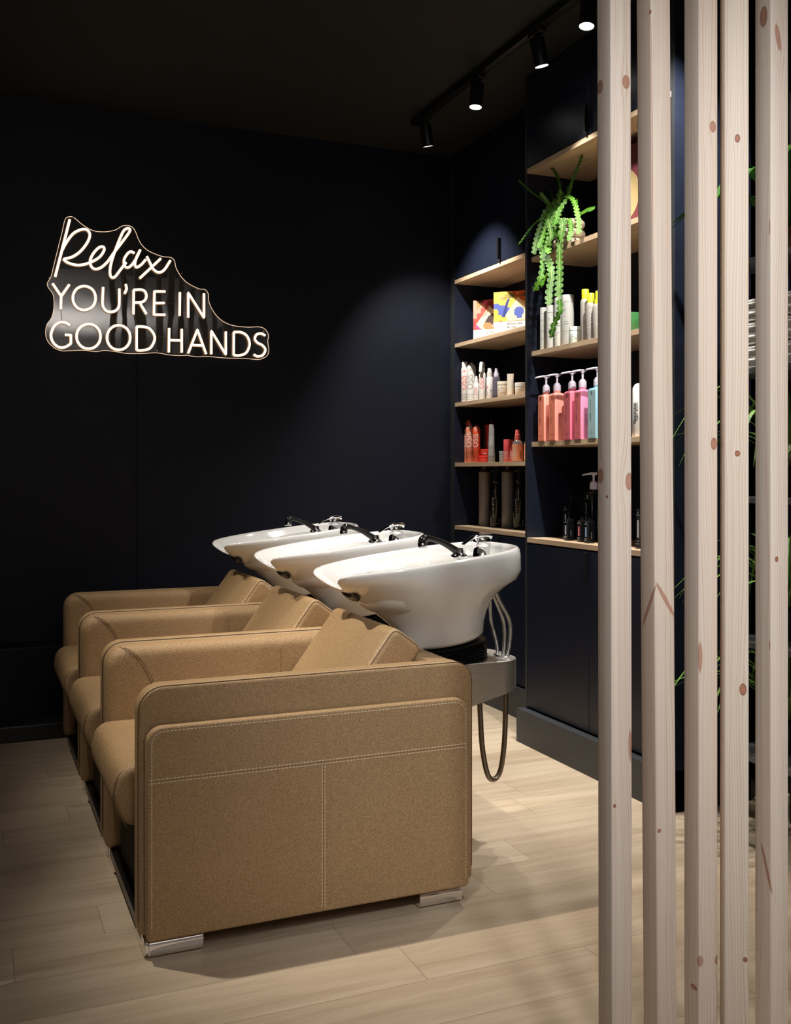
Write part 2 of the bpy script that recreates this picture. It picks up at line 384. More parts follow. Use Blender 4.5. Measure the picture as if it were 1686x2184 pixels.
# ---------------------------------------------------------------- wash chairs
def arm_slab(y0, y1, inner_hi):
    """armrest: front X .385, back 1.308; the edge towards the seat is rounder"""
    prof = rr_prof((.385+1.308)/2, (.055+.668)/2, 1.308-.385, .668-.055, [.056, .062, .015, .012], 7)
    return slab(prof, y0, y1, .010 if inner_hi else .034, .034 if inner_hi else .010, 5)
def build_chair(loc_y, label, outer=True):
    org = (.85, loc_y+.36, 0)
    root = thing('wash_chair', label, 'chair', org, 'tan leather wash chairs with white basins')
    O = lambda n, vf, m, p=root, sm=35: obj(n, vf, m, p, sm, org)
    Y = loc_y
    if outer:   # flat outer side panel with its seams
        py0, py1 = Y-.04, Y-.002
        sp = O('side_panel', slab(rr_prof((.40+1.277)/2, (.054+.577)/2, .877, .523, [.045, .04, .012, .012], 7), py0, py1, .007, .004, 4), LEATHER)
        q = py0-.0002; z0 = .4495
        st = join(stitches([(.405, q, z0), (1.272, q, z0)], (0, -1, 0)), stitches([(.405, q, z0-.0085), (1.272, q, z0-.0085)], (0, -1, 0)),
                  stitches([(.848, q, .437), (.848, q, .06)], (0, -1, 0)), stitches([(.8555, q, .437), (.8555, q, .06)], (0, -1, 0)))
        edge = inset(rrect((.40+1.277)/2, (.054+.577)/2, .877, .523, [.045, .04, .012, .012], 7), .011)
        ep = [(p[0], q, p[1]) for p in edge if p[1] > .07]
        ep = sorted([e for e in ep if True], key=lambda e: 0)
        n7 = len(edge); loop = [(edge[i % n7][0], q, edge[i % n7][1]) for i in range(0, 17)]
        st = join(st, stitches([(1.266, q, .08)]+loop[:16]+[(.411, q, .08)], (0, -1, 0)))
        O('stitching', st, THREAD, sp, 0)
        O('seam', join(box(.402, 1.275, q-.0001, q+.002, z0-.0046, z0-.0039), box(.8514, .8521, q-.0001, q+.002, .056, z0-.006)), SEAM, sp, 0)
    for k, (a, b, hi) in enumerate(((Y, Y+.092, True), (Y+.612, Y+.704, False))):
        ar = O('armrest', arm_slab(a, b, hi), LEATHER)
        ye = a+.0095 if hi else b-.0095; s = 1 if hi else -1
        pf = inset(rrect((.385+1.308)/2, (.055+.668)/2, .923, .613, [.056, .062, .015, .012], 7), .0003)
        loop = [(1.3077, .09)]+pf[:16]+[(.3853, .09)]
        O('piping', tube([(p[0], ye-s*.004, p[1]) for p in loop], .0012, 5), SEAM, ar, 60)
        O('stitching', stitches([(p[0]+0, ye+s*.004, p[1]+.0002) for p in loop], (0, 0, 1), w=.0012), THREAD, ar, 0)
        # curved seam from the top front corner down the inner face, and the cross seam of the cover
        yi = (b if hi else a); cv = []
        for t in range(13):
            u = t/12; x = .43+.155*u; z = .664-.30*u**1.9; dy = min(.034, u*.16)
            cv.append((x, (yi-s*.034)+s*math.sqrt(max(0, .034**2-(.034-dy)**2)) if dy < .034 else yi, z+.0006 if u < .2 else z))
        O('seam', join(tube([(p[0]-.004, p[1]+s*.0006, p[2]) for p in cv], .0012, 5), tube([(p[0]+.004, p[1]+s*.0006, p[2]) for p in cv], .0009, 5)), SEAM, ar, 60)
        if not hi:
            O('cover_seam', tube([(.93, yi-.0002, .63), (.93, yi-.0002, .40)], .0008, 5), SEAM, ar, 60)
    y0, y1 = Y+.094, Y+.610
    prof = rp_prof([(1.10, .452), (.350, .452), (.333, .36), (.372, .296), (1.10, .30)], [.02, .085, .10, .035, .02], 8)
    seat = O('seat_cushion', slab(prof, y0, y1, .022, .022, 5), LEATHER)
    fp = roundpoly([(.9, .4515), (.351, .4515), (.334, .36), (.373, .2965)], [0, .085, .10, 0], 8)
    O('piping', tube([(p[0]+.001, y0+.012, p[1]-.004) for p in fp if p[0] < .88 or True], .0018, 5), SEAM, seat, 60)
    O('seat_base', box(.425, 1.20, Y+.093, Y+.611, .05, .30, .006), LEATHER_SHADE)
    O('plinth_rail', box(.400, .425, Y+.05, Y+.66, .022, .05), BLACK, root, 0)
    # reclined back cushion
    a = Vector((1.112, .765)); dn = Vector((-.60, -.80)).normalized(); bk = Vector((.80, -.60)).normalized()
    T, L = .115, .46
    pc = [a, a+bk*T, a+bk*T+dn*L, a+dn*L]
    pr_ = rp_prof([tuple(p) for p in pc], [.03, .028, .028, .03], 6); pp = pr_(0)
    bc = O('back_cushion', slab(pr_, y0+.004, y1-.004, .022, .022, 5), LEATHER)
    for yy, ins, mm, rr in ((y0+.0108, .0058, SEAM, .0009), (y0+.0150, .0036, THREAD, .0008)):
        lp = pr_(ins); n_ = len(lp); path = [lp[(i_+21) % n_] for i_ in range(n_-6)]
        O('seam', tube([(p[0], yy-.001, p[1]) for p in path], rr, 5), mm, bc, 60)
    # low padded back behind the cushion
    O('back_panel', slab(roundpoly([(1.297, .657), (1.205, .657), (1.165, .60), (1.165, .10), (1.297, .10)], [.02, .02, .02, .01, .01], 5), Y+.0935, Y+.6105, .006, .006, 3), LEATHER)
    # chromed half-round feet
    def bar(x0, x1, ya, yb):
        pr = roundpoly([(ya, .001), (ya, .047), (yb, .047), (yb, .001)], [.019, .019, .004, .004], 6)
        return loft([[(x, p[0], p[1]) for p in (inset(pr, .002) if i in (0, 3) else pr)] for i, x in enumerate((x0, x0+.002, x1-.002, x1))])
    O('foot', join(bar(.408, .545, Y-.012, Y+.045), bar(.400, .434, Y-.005, Y+.14)), CHROME)
    O('foot', bar(1.140, 1.270, Y-.012, Y+.045), CHROME)
    O('foot', join(bar(.408, .545, Y+.635, Y+.690), bar(.400, .434, Y+.56, Y+.685)), CHROME)
    O('foot', bar(1.140, 1.270, Y+.635, Y+.690), CHROME)
    # steel plumbing box
    YC = Y+.368
    pl = rrect(1.42, YC, .40, .245, [.075, .01, .01, .075], 8)
    def zb(x): return .425+max(0, (x-1.22))*.24
    top = [(p[0], p[1], .606) for p in pl]; t2 = [(p[0], p[1], .6075) for p in inset(pl, .002)]
    bot = [(p[0], p[1], zb(p[0])) for p in pl]
    sb = O('plumbing_box', loft([bot, top, t2]), STEEL)
    O('grommet', tube([(1.585+.022*math.cos(k*PI/6), YC-.035+.03*math.sin(k*PI/6), .609) for k in range(12)], .0035, 6, True), CHROME, sb)
    # black bellows between box and basin
    rings = []; nb = 7
    for i in range(nb*2+1):
        t = i/(nb*2); rr = (.098 if i % 2 == 0 else .118)+.008*(1-t)
        rings.append([(1.405+rr*1.06*math.cos(2*PI*k/36), YC+rr*math.sin(2*PI*k/36), .608+t*(.048+.16*(rr*math.cos(2*PI*k/36)+.02))) for k in range(36)])
    O('bellows', loft(rings), RUBBER, root, 50)
    # ceramic basin
    NS = 96
    def ring(xf_, xb_, hw, zf, zbk, notch, nf=2.3, nbk=2.6, sag=0.0):
        out = []
        for k in range(NS):
            th = 2*PI*k/NS; c, s_ = math.cos(th), math.sin(th)
            n_ = nf if c < 0 else nbk
            cx_ = math.copysign(abs(c)**(2/n_), c); sy = math.copysign(abs(s_)**(2/n_), s_)
            xm = xf_+(xb_-xf_)*.56
            x = xm+(cx_*(xb_-xm) if c > 0 else cx_*(xm-xf_)); y = hw*sy
            if c < 0:   # narrower towards the neck
                y *= 1-.33*abs(cx_)**2
            f = (x-xf_)/(xb_-xf_); z = zf+(zbk-zf)*(f**.9)-sag*4*f*(1-f)
            if notch > 0 and c < 0:
                w = math.exp(-(abs(y)/.098)**3.6)*(lambda q: q*q*(3-2*q))(max(0, min(1, (abs(cx_)-.35)/.5)))
                z -= .040*notch*w; x += .088*notch*w
            out.append((x, YC+y, z))
        return out
    rs = [ring(1.262, 1.512, .118, .643, .690, 0, 2, 2), ring(1.255, 1.520, .128, .652, .702, 0, 2, 2), ring(1.243, 1.520, .136, .682, .735, 0, 2, 2),
          ring(1.220, 1.525, .148, .715, .772, 0, 2.1, 2.2), ring(1.180, 1.540, .165, .748, .806, 0, 2.1, 2.3), ring(1.135, 1.556, .182, .782, .825, .03, 2.3, 2.4),
          ring(1.085, 1.582, .197, .815, .848, .14, 2.5, 2.6), ring(1.045, 1.614, .210, .840, .868, .38, 2.8, 2.8),
          ring(.995, 1.625, .221, .862, .895, .75, 3.2, 2.9), ring(.958, 1.620, .226, .876, .945, 1, 3.6, 3),
          ring(.950, 1.616, .226, .884, .962, 1, 3.6, 3), ring(.953, 1.611, .222, .890, .968, 1, 3.6, 3), ring(.962, 1.603, .214, .892, .969, 1, 3.6, 3),
          ring(.970, 1.596, .206, .890, .966, 1, 3.6, 3), ring(.978, 1.592, .200, .884, .955, 1, 3.5, 3),
          ring(1.030, 1.585, .195, .860, .935, .9, 2.6, 3), ring(1.045, 1.578, .188, .848, .928, .7, 2.6, 3)]
    rs += [ring(1.055, 1.440, .180, .842, .928, .6, 2.4, 2.6), ring(1.062, 1.425, .172, .832, .912, .5, 2.4, 2.4), ring(1.09, 1.395, .155, .800, .835, .3, 2.3, 2.2),
           ring(1.13, 1.36, .125, .775, .785, .1, 2, 2), ring(1.19, 1.32, .07, .764, .766, 0, 2, 2), ring(1.235, 1.275, .02, .760, .760, 0, 2, 2)]
    bs = O('basin', loft(rs), CERAMIC, root, 60)
    O('drain', lathe([(.001, .003), (.019, .003), (.022, 0), (.024, -.004)], 20, 1.255, YC, .762), CHROME, bs)
    nr = []
    for k in range(15):
        u = -1+2*k/14; y = YC-.020+u*.058; dz = .016*abs(u)**2.4; th_ = .010*(1-abs(u)**5*.6)
        nr.append([(1.078-dz*.8+th_*1.5*math.cos(a2), y, .817+dz+th_*math.sin(a2)-.5*th_*math.cos(a2)) for a2 in [2*PI*j/12 for j in range(12)]])
    O('neck_rest', loft(nr), RUBBER, bs, 60)
    # spray hose handle resting on the ledge
    bx, by, bz = 1.424, YC-.050, .934
    hp = catmull([(bx-.004, by, bz+.014), (bx-.022, by, bz+.026), (bx-.052, by, bz+.043), (bx-.084, by, bz+.055), (bx-.110, by, bz+.061), (bx-.123, by, bz+.057), (bx-.127, by, bz+.045)], 5)
    sp = O('spray_head', tube(hp, [.0125-.0042*min(1, q/15)+(.0058*max(0, (q-17)/6) if q < 24 else .0058) for q in range(len(hp))], 14), BLACK_PL, bs, 60)
    O('spray_nozzle', lathe([(.0135, .0), (.0145, .002), (.0145, .014), (.012, .018)], 20, bx-.127, by, bz+.030), CHROME, sp)
    O('hose_collar', lathe([(.026, -.004), (.027, 0), (.025, .006), (.018, .012), (.0165, .020), (.0160, .026)], 24, bx, by, bz), CHROME, sp)
    mx, my, mz = 1.530, YC+.0, .925
    mt = O('mixer_tap', lathe([(.031, -.004), (.031, .004), (.0285, .008), (.0275, .034), (.028, .038), (.0305, .041), (.0305, .060), (.026, .068), (.012, .073)], 28, mx, my, mz), CHROME, bs, 40)
    lv = []
    for i in range(9):
        t = i/8; x = mx+.028-.108*t; z = mz+.068+.010*math.sin(t*2.2)-.030*t*t; w = .024*(1-.45*t); h_ = .012*(1-.75*t)
        lv.append([(x, my-.028*t+w*math.cos(q), z+h_*math.sin(q)) for q in [2*PI*j/12 for j in range(12)]])
    O('tap_lever', loft(lv), CHROME, mt, 50)
    O('temperature_mark', lathe([(.0045, 0), (.004, .001)], 12), plain('blue_mark', (.02, .08, .6), .3) if 'blue_mark' not in bpy.data.materials else bpy.data.materials['blue_mark'], mt)
    bpy.context.view_layer.update()
    mk = mt.children[-1]; mk.data.transform(Matrix.Translation((mx-org[0]-.0215, my-org[1]-.004, mz+.036)) @ Matrix.Rotation(-PI/2, 4, 'Y') @ Matrix.Translation((org[0], org[1], org[2])))
    # braided supply hoses and the hanging loop
    for dx, dy, rr, cr in ((-.030, -.02, .0055, 0), (-.004, -.035, .0058, .02), (.004, -.055, .0062, .028)):
        O('supply_hose', tube(catmull([(1.555, YC+dy*.6, .86), (1.560+dx*.3, YC+dy, .80), (1.585+dx+cr*.5, YC+dy, .72), (1.592+dx*.6+cr*.3, YC+dy, .65), (1.588+dx*.3, YC+dy, .598)], 8), rr, 10), CHROME_BR, root, 60)
    O('waste_hose', tube(catmull([(1.500, YC-.04, .52), (1.505, YC-.04, .42), (1.512, YC-.04, .32), (1.530, YC-.04, .235), (1.553, YC-.04, .213), (1.578, YC-.04, .240), (1.592, YC-.04, .33), (1.596, YC-.04, .43), (1.597, YC-.04, .53)], 8), .0085, 12), HOSE_BR, root, 60)
    return root
ch = build_chair(2.53, 'tan leather wash chair nearest the camera, its stitched outer side fully visible')
def copy_tree(o, parent=None, dy=0):
    c = o.copy(); COL.objects.link(c); c.parent = parent
    for k in o.children: copy_tree(k, c)
    return c
bpy.context.view_layer.update()
for i, lab in ((1, 'tan leather wash chair in the middle of the row of three'), (2, 'tan leather wash chair farthest from the camera, beside the dark wall')):
    c = ch.copy(); COL.objects.link(c); c.location = (ch.location.x, ch.location.y+.712*i, 0); c['label'] = lab
    for k in ch.children:
        if k.name.startswith('side_panel') or False: continue
        copy_tree(k, c)
# ---------------------------------------------------------------- neon sign
NEON_CORE = emis('neon_tube_light', (1, .82, .58), 3.2)
NEON_HALO = emis('neon_halo', (1, .60, .34), .8)  # glow halo around the neon put into emission of a wider tube
def mat_acrylic():
    m = NT('clear_acrylic'); t = m.t; n = m.n
    n.remove(m.b); out = n['Material Output']
    tr = n.new('ShaderNodeBsdfTransparent'); gl = n.new('ShaderNodeBsdfGlossy'); gl.inputs['Roughness'].default_value = .02
    fr = n.new('ShaderNodeFresnel'); fr.inputs['IOR'].default_value = 1.49
    c = n.new('ShaderNodeTexCoord'); nz = n.new('ShaderNodeTexNoise'); nz.inputs['Scale'].default_value = 3.0; t.links.new(c.outputs['Object'], nz.inputs['Vector'])
    bp = n.new('ShaderNodeBump'); bp.inputs['Strength'].default_value = .12; bp.inputs['Distance'].default_value = .01; t.links.new(nz.outputs[0], bp.inputs['Height']); t.links.new(bp.outputs[0], gl.inputs['Normal'])
    mx = n.new('ShaderNodeMixShader'); ad = n.new('ShaderNodeMath'); ad.operation = 'MULTIPLY'; ad.inputs[1].default_value = 2.6
    t.links.new(fr.outputs[0], ad.inputs[0]); t.links.new(ad.outputs[0], mx.inputs[0]); t.links.new(tr.outputs[0], mx.inputs[1]); t.links.new(gl.outputs[0], mx.inputs[2])
    t.links.new(mx.outputs[0], out.inputs['Surface']); return m.m
NEON = [
(1, [(0.446, 2.405), (0.412, 2.261), (0.38, 2.127)] ),
(1, [(0.411, 2.254), (0.429, 2.291), (0.46, 2.337), (0.494, 2.36), (0.522, 2.364), (0.538, 2.344), (0.529, 2.307), (0.498, 2.261), (0.46, 2.229), (0.419, 2.214)] ),
(1, [(0.416, 2.214), (0.436, 2.199), (0.477, 2.19), (0.515, 2.197), (0.553, 2.215), (0.585, 2.239), (0.604, 2.271), (0.601, 2.288), (0.581, 2.283), (0.557, 2.256), (0.541, 2.222), (0.543, 2.193), (0.56, 2.178), (0.588, 2.186), (0.62, 2.217), (0.648, 2.26), (0.683, 2.31), (0.715, 2.357), (0.727, 2.381), (0.715, 2.388), (0.694, 2.37), (0.666, 2.301), (0.641, 2.226), (0.632, 2.175), (0.637, 2.146), (0.655, 2.147), (0.68, 2.182), (0.708, 2.221)] ),
(1, [(0.748, 2.27), (0.73, 2.276), (0.712, 2.261), (0.698, 2.231), (0.703, 2.202), (0.723, 2.2), (0.751, 2.235), (0.776, 2.289)] ),
(1, [(0.776, 2.289), (0.758, 2.251), (0.75, 2.217), (0.758, 2.202), (0.78, 2.216), (0.802, 2.243)] ),
(1, [(0.807, 2.259), (0.82, 2.234), (0.838, 2.2), (0.864, 2.185), (0.891, 2.199), (0.922, 2.248)] ),
(0, [(0.875, 2.254), (0.773, 2.149)] ),
(0, [(0.368, 2.094), (0.407, 2.036), (0.444, 2.094)] ),
(0, [(0.407, 2.036), (0.405, 1.975)] ),
(1, [(0.565, 2.038), (0.561, 2.016), (0.55, 1.996), (0.532, 1.983), (0.512, 1.977), (0.492, 1.98), (0.475, 1.991), (0.464, 2.009), (0.46, 2.031), (0.464, 2.053), (0.475, 2.073), (0.492, 2.086), (0.512, 2.092), (0.532, 2.089), (0.55, 2.078), (0.561, 2.06), (0.565, 2.038)] ),
(1, [(0.6, 2.093), (0.597, 2.027), (0.6, 1.998), (0.616, 1.979), (0.637, 1.976), (0.659, 1.984), (0.673, 2.003), (0.676, 2.032), (0.676, 2.091)] ),
(1, [(0.706, 2.115), (0.71, 2.093), (0.701, 2.069)] ),
(0, [(0.743, 1.971), (0.744, 2.09)] ),
(1, [(0.744, 2.09), (0.78, 2.094), (0.799, 2.085), (0.805, 2.064), (0.798, 2.044), (0.78, 2.032), (0.745, 2.028)] ),
(0, [(0.773, 2.03), (0.805, 1.976)] ),
(0, [(0.897, 2.093), (0.844, 2.09), (0.841, 1.975), (0.897, 1.978)] ),
(0, [(0.842, 2.032), (0.893, 2.036)] ),
(0, [(0.969, 2.094), (0.967, 1.977)] ),
(0, [(1.01, 1.971), (1.01, 2.095), (1.089, 1.975), (1.089, 2.096)] ),
(1, [(0.446, 1.901), (0.426, 1.911), (0.399, 1.911), (0.374, 1.889), (0.361, 1.849), (0.372, 1.813), (0.399, 1.793), (0.426, 1.796), (0.451, 1.813)] ),
(0, [(0.451, 1.813), (0.451, 1.854), (0.424, 1.854)] ),
(1, [(0.588, 1.855), (0.584, 1.832), (0.572, 1.812), (0.554, 1.798), (0.532, 1.793), (0.511, 1.796), (0.493, 1.808), (0.481, 1.827), (0.477, 1.849), (0.481, 1.872), (0.493, 1.892), (0.511, 1.905), (0.532, 1.911), (0.554, 1.908), (0.572, 1.896), (0.584, 1.877), (0.588, 1.855)] ),
(1, [(0.728, 1.856), (0.724, 1.833), (0.712, 1.813), (0.694, 1.799), (0.673, 1.794), (0.652, 1.797), (0.634, 1.809), (0.622, 1.828), (0.618, 1.851), (0.622, 1.874), (0.634, 1.894), (0.652, 1.908), (0.673, 1.913), (0.694, 1.91), (0.712, 1.898), (0.724, 1.879), (0.728, 1.856)] ),
(0, [(0.758, 1.912), (0.758, 1.796)] ),
(1, [(0.758, 1.796), (0.787, 1.797), (0.823, 1.81), (0.844, 1.848), (0.842, 1.877), (0.82, 1.905), (0.791, 1.913), (0.758, 1.912)] ),
(0, [(0.916, 1.913), (0.914, 1.793)] ),
(0, [(0.978, 1.912), (0.978, 1.795)] ),
(0, [(0.916, 1.854), (0.978, 1.855)] ),
(0, [(1.01, 1.793), (1.056, 1.913), (1.1, 1.793)] ),
(0, [(1.029, 1.835), (1.084, 1.835)] ),
(0, [(1.126, 1.794), (1.126, 1.911), (1.2, 1.795), (1.2, 1.911)] ),
(0, [(1.241, 1.911), (1.24, 1.794)] ),
(1, [(1.24, 1.794), (1.271, 1.794), (1.306, 1.81), (1.323, 1.853), (1.31, 1.894), (1.279, 1.912), (1.241, 1.911)] ),
(1, [(1.405, 1.902), (1.385, 1.911), (1.36, 1.905), (1.351, 1.881), (1.365, 1.863), (1.389, 1.852), (1.406, 1.83), (1.393, 1.802), (1.365, 1.793), (1.345, 1.802)] ),
]
OUT= [(0.446, 2.42), (0.467, 2.417), (0.505, 2.388), (0.553, 2.364), (0.609, 2.363), (0.659, 2.377), (0.687, 2.397), (0.715, 2.404), (0.74, 2.397), (0.755, 2.375), (0.766, 2.347), (0.787, 2.312), (0.823, 2.286), (0.882, 2.267), (0.926, 2.265), (0.944, 2.248), (0.952, 2.215), (0.978, 2.172), (1.015, 2.141), (1.068, 2.119), (1.094, 2.119), (1.112, 2.099), (1.117, 2.054), (1.144, 2.003), (1.182, 1.967), (1.236, 1.946), (1.314, 1.941), (1.377, 1.946), (1.409, 1.934), (1.425, 1.904), (1.421, 1.873), (1.427, 1.831), (1.417, 1.8), (1.377, 1.779), (1.314, 1.78), (1.244, 1.779), (1.182, 1.779), (1.106, 1.782), (1.053, 1.778), (1.008, 1.783), (0.963, 1.78), (0.911, 1.782), (0.853, 1.789), (0.787, 1.782), (0.715, 1.779), (0.673, 1.784), (0.609, 1.789), (0.567, 1.781), (0.512, 1.785), (0.457, 1.781), (0.409, 1.778), (0.375, 1.792), (0.348, 1.819), (0.338, 1.854), (0.343, 1.897), (0.365, 1.934), (0.375, 1.984), (0.372, 2.041), (0.348, 2.078), (0.347, 2.099), (0.361, 2.125), (0.375, 2.183), (0.395, 2.27), (0.412, 2.343), (0.426, 2.405)]
WIRES= [[(0.407, 1.973), (0.41, 1.915)], [(0.876, 2.179), (0.88, 2.142), (0.888, 2.098)], [(1.01, 1.968), (1.019, 1.935), (1.045, 1.903)], [(0.751, 1.968), (0.76, 1.913)], [(0.446, 2.096), (0.467, 2.09)], [(0.571, 2.029), (0.595, 2.023)], [(0.68, 2.097), (0.708, 2.071), (0.74, 2.067)], [(0.805, 2.052), (0.838, 2.047)], [(0.897, 2.034), (0.967, 2.037)], [(0.978, 1.993), (1.008, 1.998)], [(0.455, 1.828), (0.477, 1.827)], [(0.592, 1.857), (0.613, 1.843)], [(0.73, 1.857), (0.755, 1.858)], [(0.849, 1.87), (0.911, 1.866)], [(1.201, 1.896), (1.24, 1.898)], [(1.326, 1.872), (1.353, 1.881)], [(0.637, 1.975), (0.651, 1.914)]]
sg_org = (.86, 5.045, 1.76)
sign = thing('neon_sign', 'glowing warm white neon sign reading Relax you\'re in good hands on the dark wall', 'sign', sg_org)
OUTC = catmull([(p[0], 0, p[1]) for p in OUT], 4, True)
def off(loop, y): return [(p[0], y, p[2]) for p in loop]
obj('acrylic_backing', loft([off(OUTC, 5.040), off(OUTC, 5.046)]), mat_acrylic(), sign, 30, sg_org)
obj('acrylic_edge_glow', tube(off(OUTC, 5.0395), .0013, 5, True), emis('edge_lit_acrylic', (1, .70, .46), 1.1), sign, 60, sg_org)  # edge glow of the acrylic put into a thin emissive tube
for sm, pts in NEON:
    p3 = [(p[0], 5.028, p[1]) for p in pts]
    if sm: p3 = catmull(p3, 6)
    else:
        q3 = []
        for a, b in zip(p3[:-1], p3[1:]): q3 += [a, tuple(Vector(a).lerp(Vector(b), .03)), tuple(Vector(a).lerp(Vector(b), .97))]
        p3 = q3+[p3[-1]]
    le = obj('neon_letter', tube(p3, .0045, 8, up0=(0, 1, 0)), NEON_CORE, sign, 60, sg_org)
    obj('halo_housing', tube([(p[0], 5.0335, p[2]) for p in p3], .0070, 8, up0=(0, 1, 0)), NEON_HALO, le, 60, sg_org)
for wv in WIRES:
    obj('jumper_wire', tube(catmull([(p[0], 5.037, p[1]) for p in wv], 4), .0009, 5), plain('tan_wire', S(150, 110, 80), .4) if 'tan_wire' not in bpy.data.materials else bpy.data.materials['tan_wire'], sign, 60, sg_org)
for (x, z) in ((.463, 2.42), (.86, 1.80), (1.40, 1.925), (1.395, 1.79), (.98, 2.19), (.375, 1.79), (.355, 2.12)):
    obj('standoff_screw', xf(lathe([(.0045, 0), (.0045, .028), (.003, .030)], 12), Matrix.Translation((x, 5.068, z)) @ Matrix.Rotation(PI/2, 4, 'X')), CHROME, sign, 40, sg_org)
obj('power_cable', join(box(.766, .776, 5.060, 5.070, .40, 1.775), tube([(.767, 5.05, 1.79), (.770, 5.064, 1.765)], .002, 6)), NAVY_WALL, sign, 0, sg_org)

# ---------------------------------------------------------------- track light
trk = thing('light_track', 'long black ceiling track running along the cabinets', 'light track', (2.05, 3.0, ZC))
obj('rail', box(2.032, 2.068, 1.2, 4.60, ZC-.034, ZC-.0005, .002), BLACK, trk, 35, (2.05, 3.0, ZC))
LENS = emis('lamp_lens', (1, .93, .84), 14)
def spot_lamp(y, tx, ty, label, power, tgt_angle=62, lens=True):
    org = Vector((2.05, y, ZC-.034)); t = thing('track_spotlight', label, 'lamp', tuple(org), 'black cylinder spotlights on the ceiling track')
    obj('adapter', join(box(-.016, .016, -.045, .045, -.016, 0, .003), lathe([(.009, -.032), (.009, -.014)], 12)), BLACK, t, 35)
    R = Matrix.Rotation(ty, 4, 'Y') @ Matrix.Rotation(tx, 4, 'X'); M = Matrix.Translation((0, 0, -.026)) @ R
    hd = obj('lamp_head', xf(lathe([(.004, 0), (.027, -.001), (.029, -.004), (.029, -.108), (.0265, -.108), (.0265, -.100), (.001, -.0995)], 32), M), BLACK, t, 35)
    obj('lens', xf(lathe([(.001, -.1065), (.0255, -.1065), (.0255, -.1055), (.001, -.1055)], 32), M), LENS, hd, 0)
    p = org+(M @ Vector((0, 0, -.112))); d = (R @ Vector((0, 0, -1)))
    spot('track_spot_light', tuple(p), tuple(p+d), power, (1, .95, .87), tgt_angle, .6, .018)
spot_lamp(3.06, math.radians(-4), math.radians(8), 'black track spotlight nearest the camera, beside the timber battens', 60, 76)
spot_lamp(3.42, math.radians(3), math.radians(-14), 'black track spotlight, second from the battens, tilted with a bright lens', 50)
spot_lamp(3.92, math.radians(-2), math.radians(6), 'black track spotlight, third from the battens, hanging straight', 64)
spot_lamp(4.47, math.radians(10), math.radians(-14), 'black track spotlight at the far end of the track', 140, 78)
spot('track_spot_light', (2.05, 2.55, 2.83), (2.32, 3.35, 1.3), 165, (1, .95, .87), 85, .8, .018)
spot('track_spot_light', (2.05, 2.0, 2.83), (1.75, 3.0, 1.0), 40, (1, .95, .87), 70, .9, .018)

# ---------------------------------------------------------------- cabinets
EDGE = plain('lit_grey_edge', (.022, .024, .028), .5)  # grazing light on the panels' front edge put into a lighter grey
def cabinet(name, label, X, XB, ys, yp, shelves, insetx, plinthx, ymid, zlow, ztop):
    """ys=(far,near) inner limits, yp=(far,near) outer limits; shelves=[z_top...] top to bottom"""
    org = ((X+XB)/2, (yp[0]+yp[1])/2, 0); t = thing(name, label, 'cabinet', org)
    O = lambda n, vf, m, p=t, sm=0: obj(n, vf, m, p, sm, org)
    for a, b in ((ys[0], yp[0]), (yp[1], ys[1])):
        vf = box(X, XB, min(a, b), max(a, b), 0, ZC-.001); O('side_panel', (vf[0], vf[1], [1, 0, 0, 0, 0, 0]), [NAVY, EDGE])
    O('back_panel', box(XB, XB+.012, yp[1], yp[0], 0, ZC-.001), NAVY)
    O('upper_box', box(X+.022, XB, ys[1], ys[0], ztop, ZC-.001), NAVY); O('lower_box', box(X+.022, XB, ys[1], ys[0], .02, zlow-.022), NAVY)
    for i, z in enumerate(shelves):
        fx = X-.001 if i in (0, len(shelves)-1) else X+insetx
        O('shelf', box(fx, XB, ys[1]+.0005, ys[0]-.0005, z-.021, z, .0006), OAK)
    g = .0015
    for (a, b, hs) in ((ys[1]+.002, ymid-g, 1), (ymid+g, ys[0]-.002, 0)):
        for (z0, z1, hz) in ((ztop+.004, ZC-.008, ztop+.012), (.158, zlow-.027, zlow-.26)):
            d = O('door', box(X, X+.018, a, b, z0, z1, .0012), NAVY)
            if hs == 0:
                y = ymid+.012; h0 = hz+(.115 if z0 < .5 else 0); h1 = h0+.112
                O('handle', box(X-.018, X+.001, y-.008, y+.005, h0, h1, .0015), BLACK, d)
    O('plinth', box(plinthx, X+.06, yp[1], yp[0]-(.0 if X > 2.4 else -.012), 0, .148, .001), NAVY_EDGE)
    return t
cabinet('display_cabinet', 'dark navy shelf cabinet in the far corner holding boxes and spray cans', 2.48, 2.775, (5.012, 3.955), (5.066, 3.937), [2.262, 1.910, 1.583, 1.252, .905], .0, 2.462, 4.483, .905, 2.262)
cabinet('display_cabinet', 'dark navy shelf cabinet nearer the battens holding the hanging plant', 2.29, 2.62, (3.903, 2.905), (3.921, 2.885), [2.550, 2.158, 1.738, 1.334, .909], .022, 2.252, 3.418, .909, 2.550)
# a black open shelving unit further right, seen through the battens
un = thing('open_shelving_unit', 'black open shelving unit with towels and plants seen through the battens', 'shelving', (2.45, 2.33, 0))
uo = (2.45, 2.33, 0)
for y in (2.022, 2.638):
    for x in (2.288, 2.582): obj('post', box(x, x+.016, y-.008, y+.008, 0, 2.5), BLACK, un, 0, uo)
obj('back_panel', box(2.60, 2.612, 2.01, 2.65, 0, 2.5), NAVY, un, 0, uo)
for z in (1.879, 1.529, 1.12, .66, .30): obj('shelf', box(2.28, 2.60, 2.029, 2.631, z-.018, z, .001), plain('dark_shelf', (.09, .09, .095), .45) if 'dark_shelf' not in bpy.data.materials else bpy.data.materials['dark_shelf'], un, 0, uo)

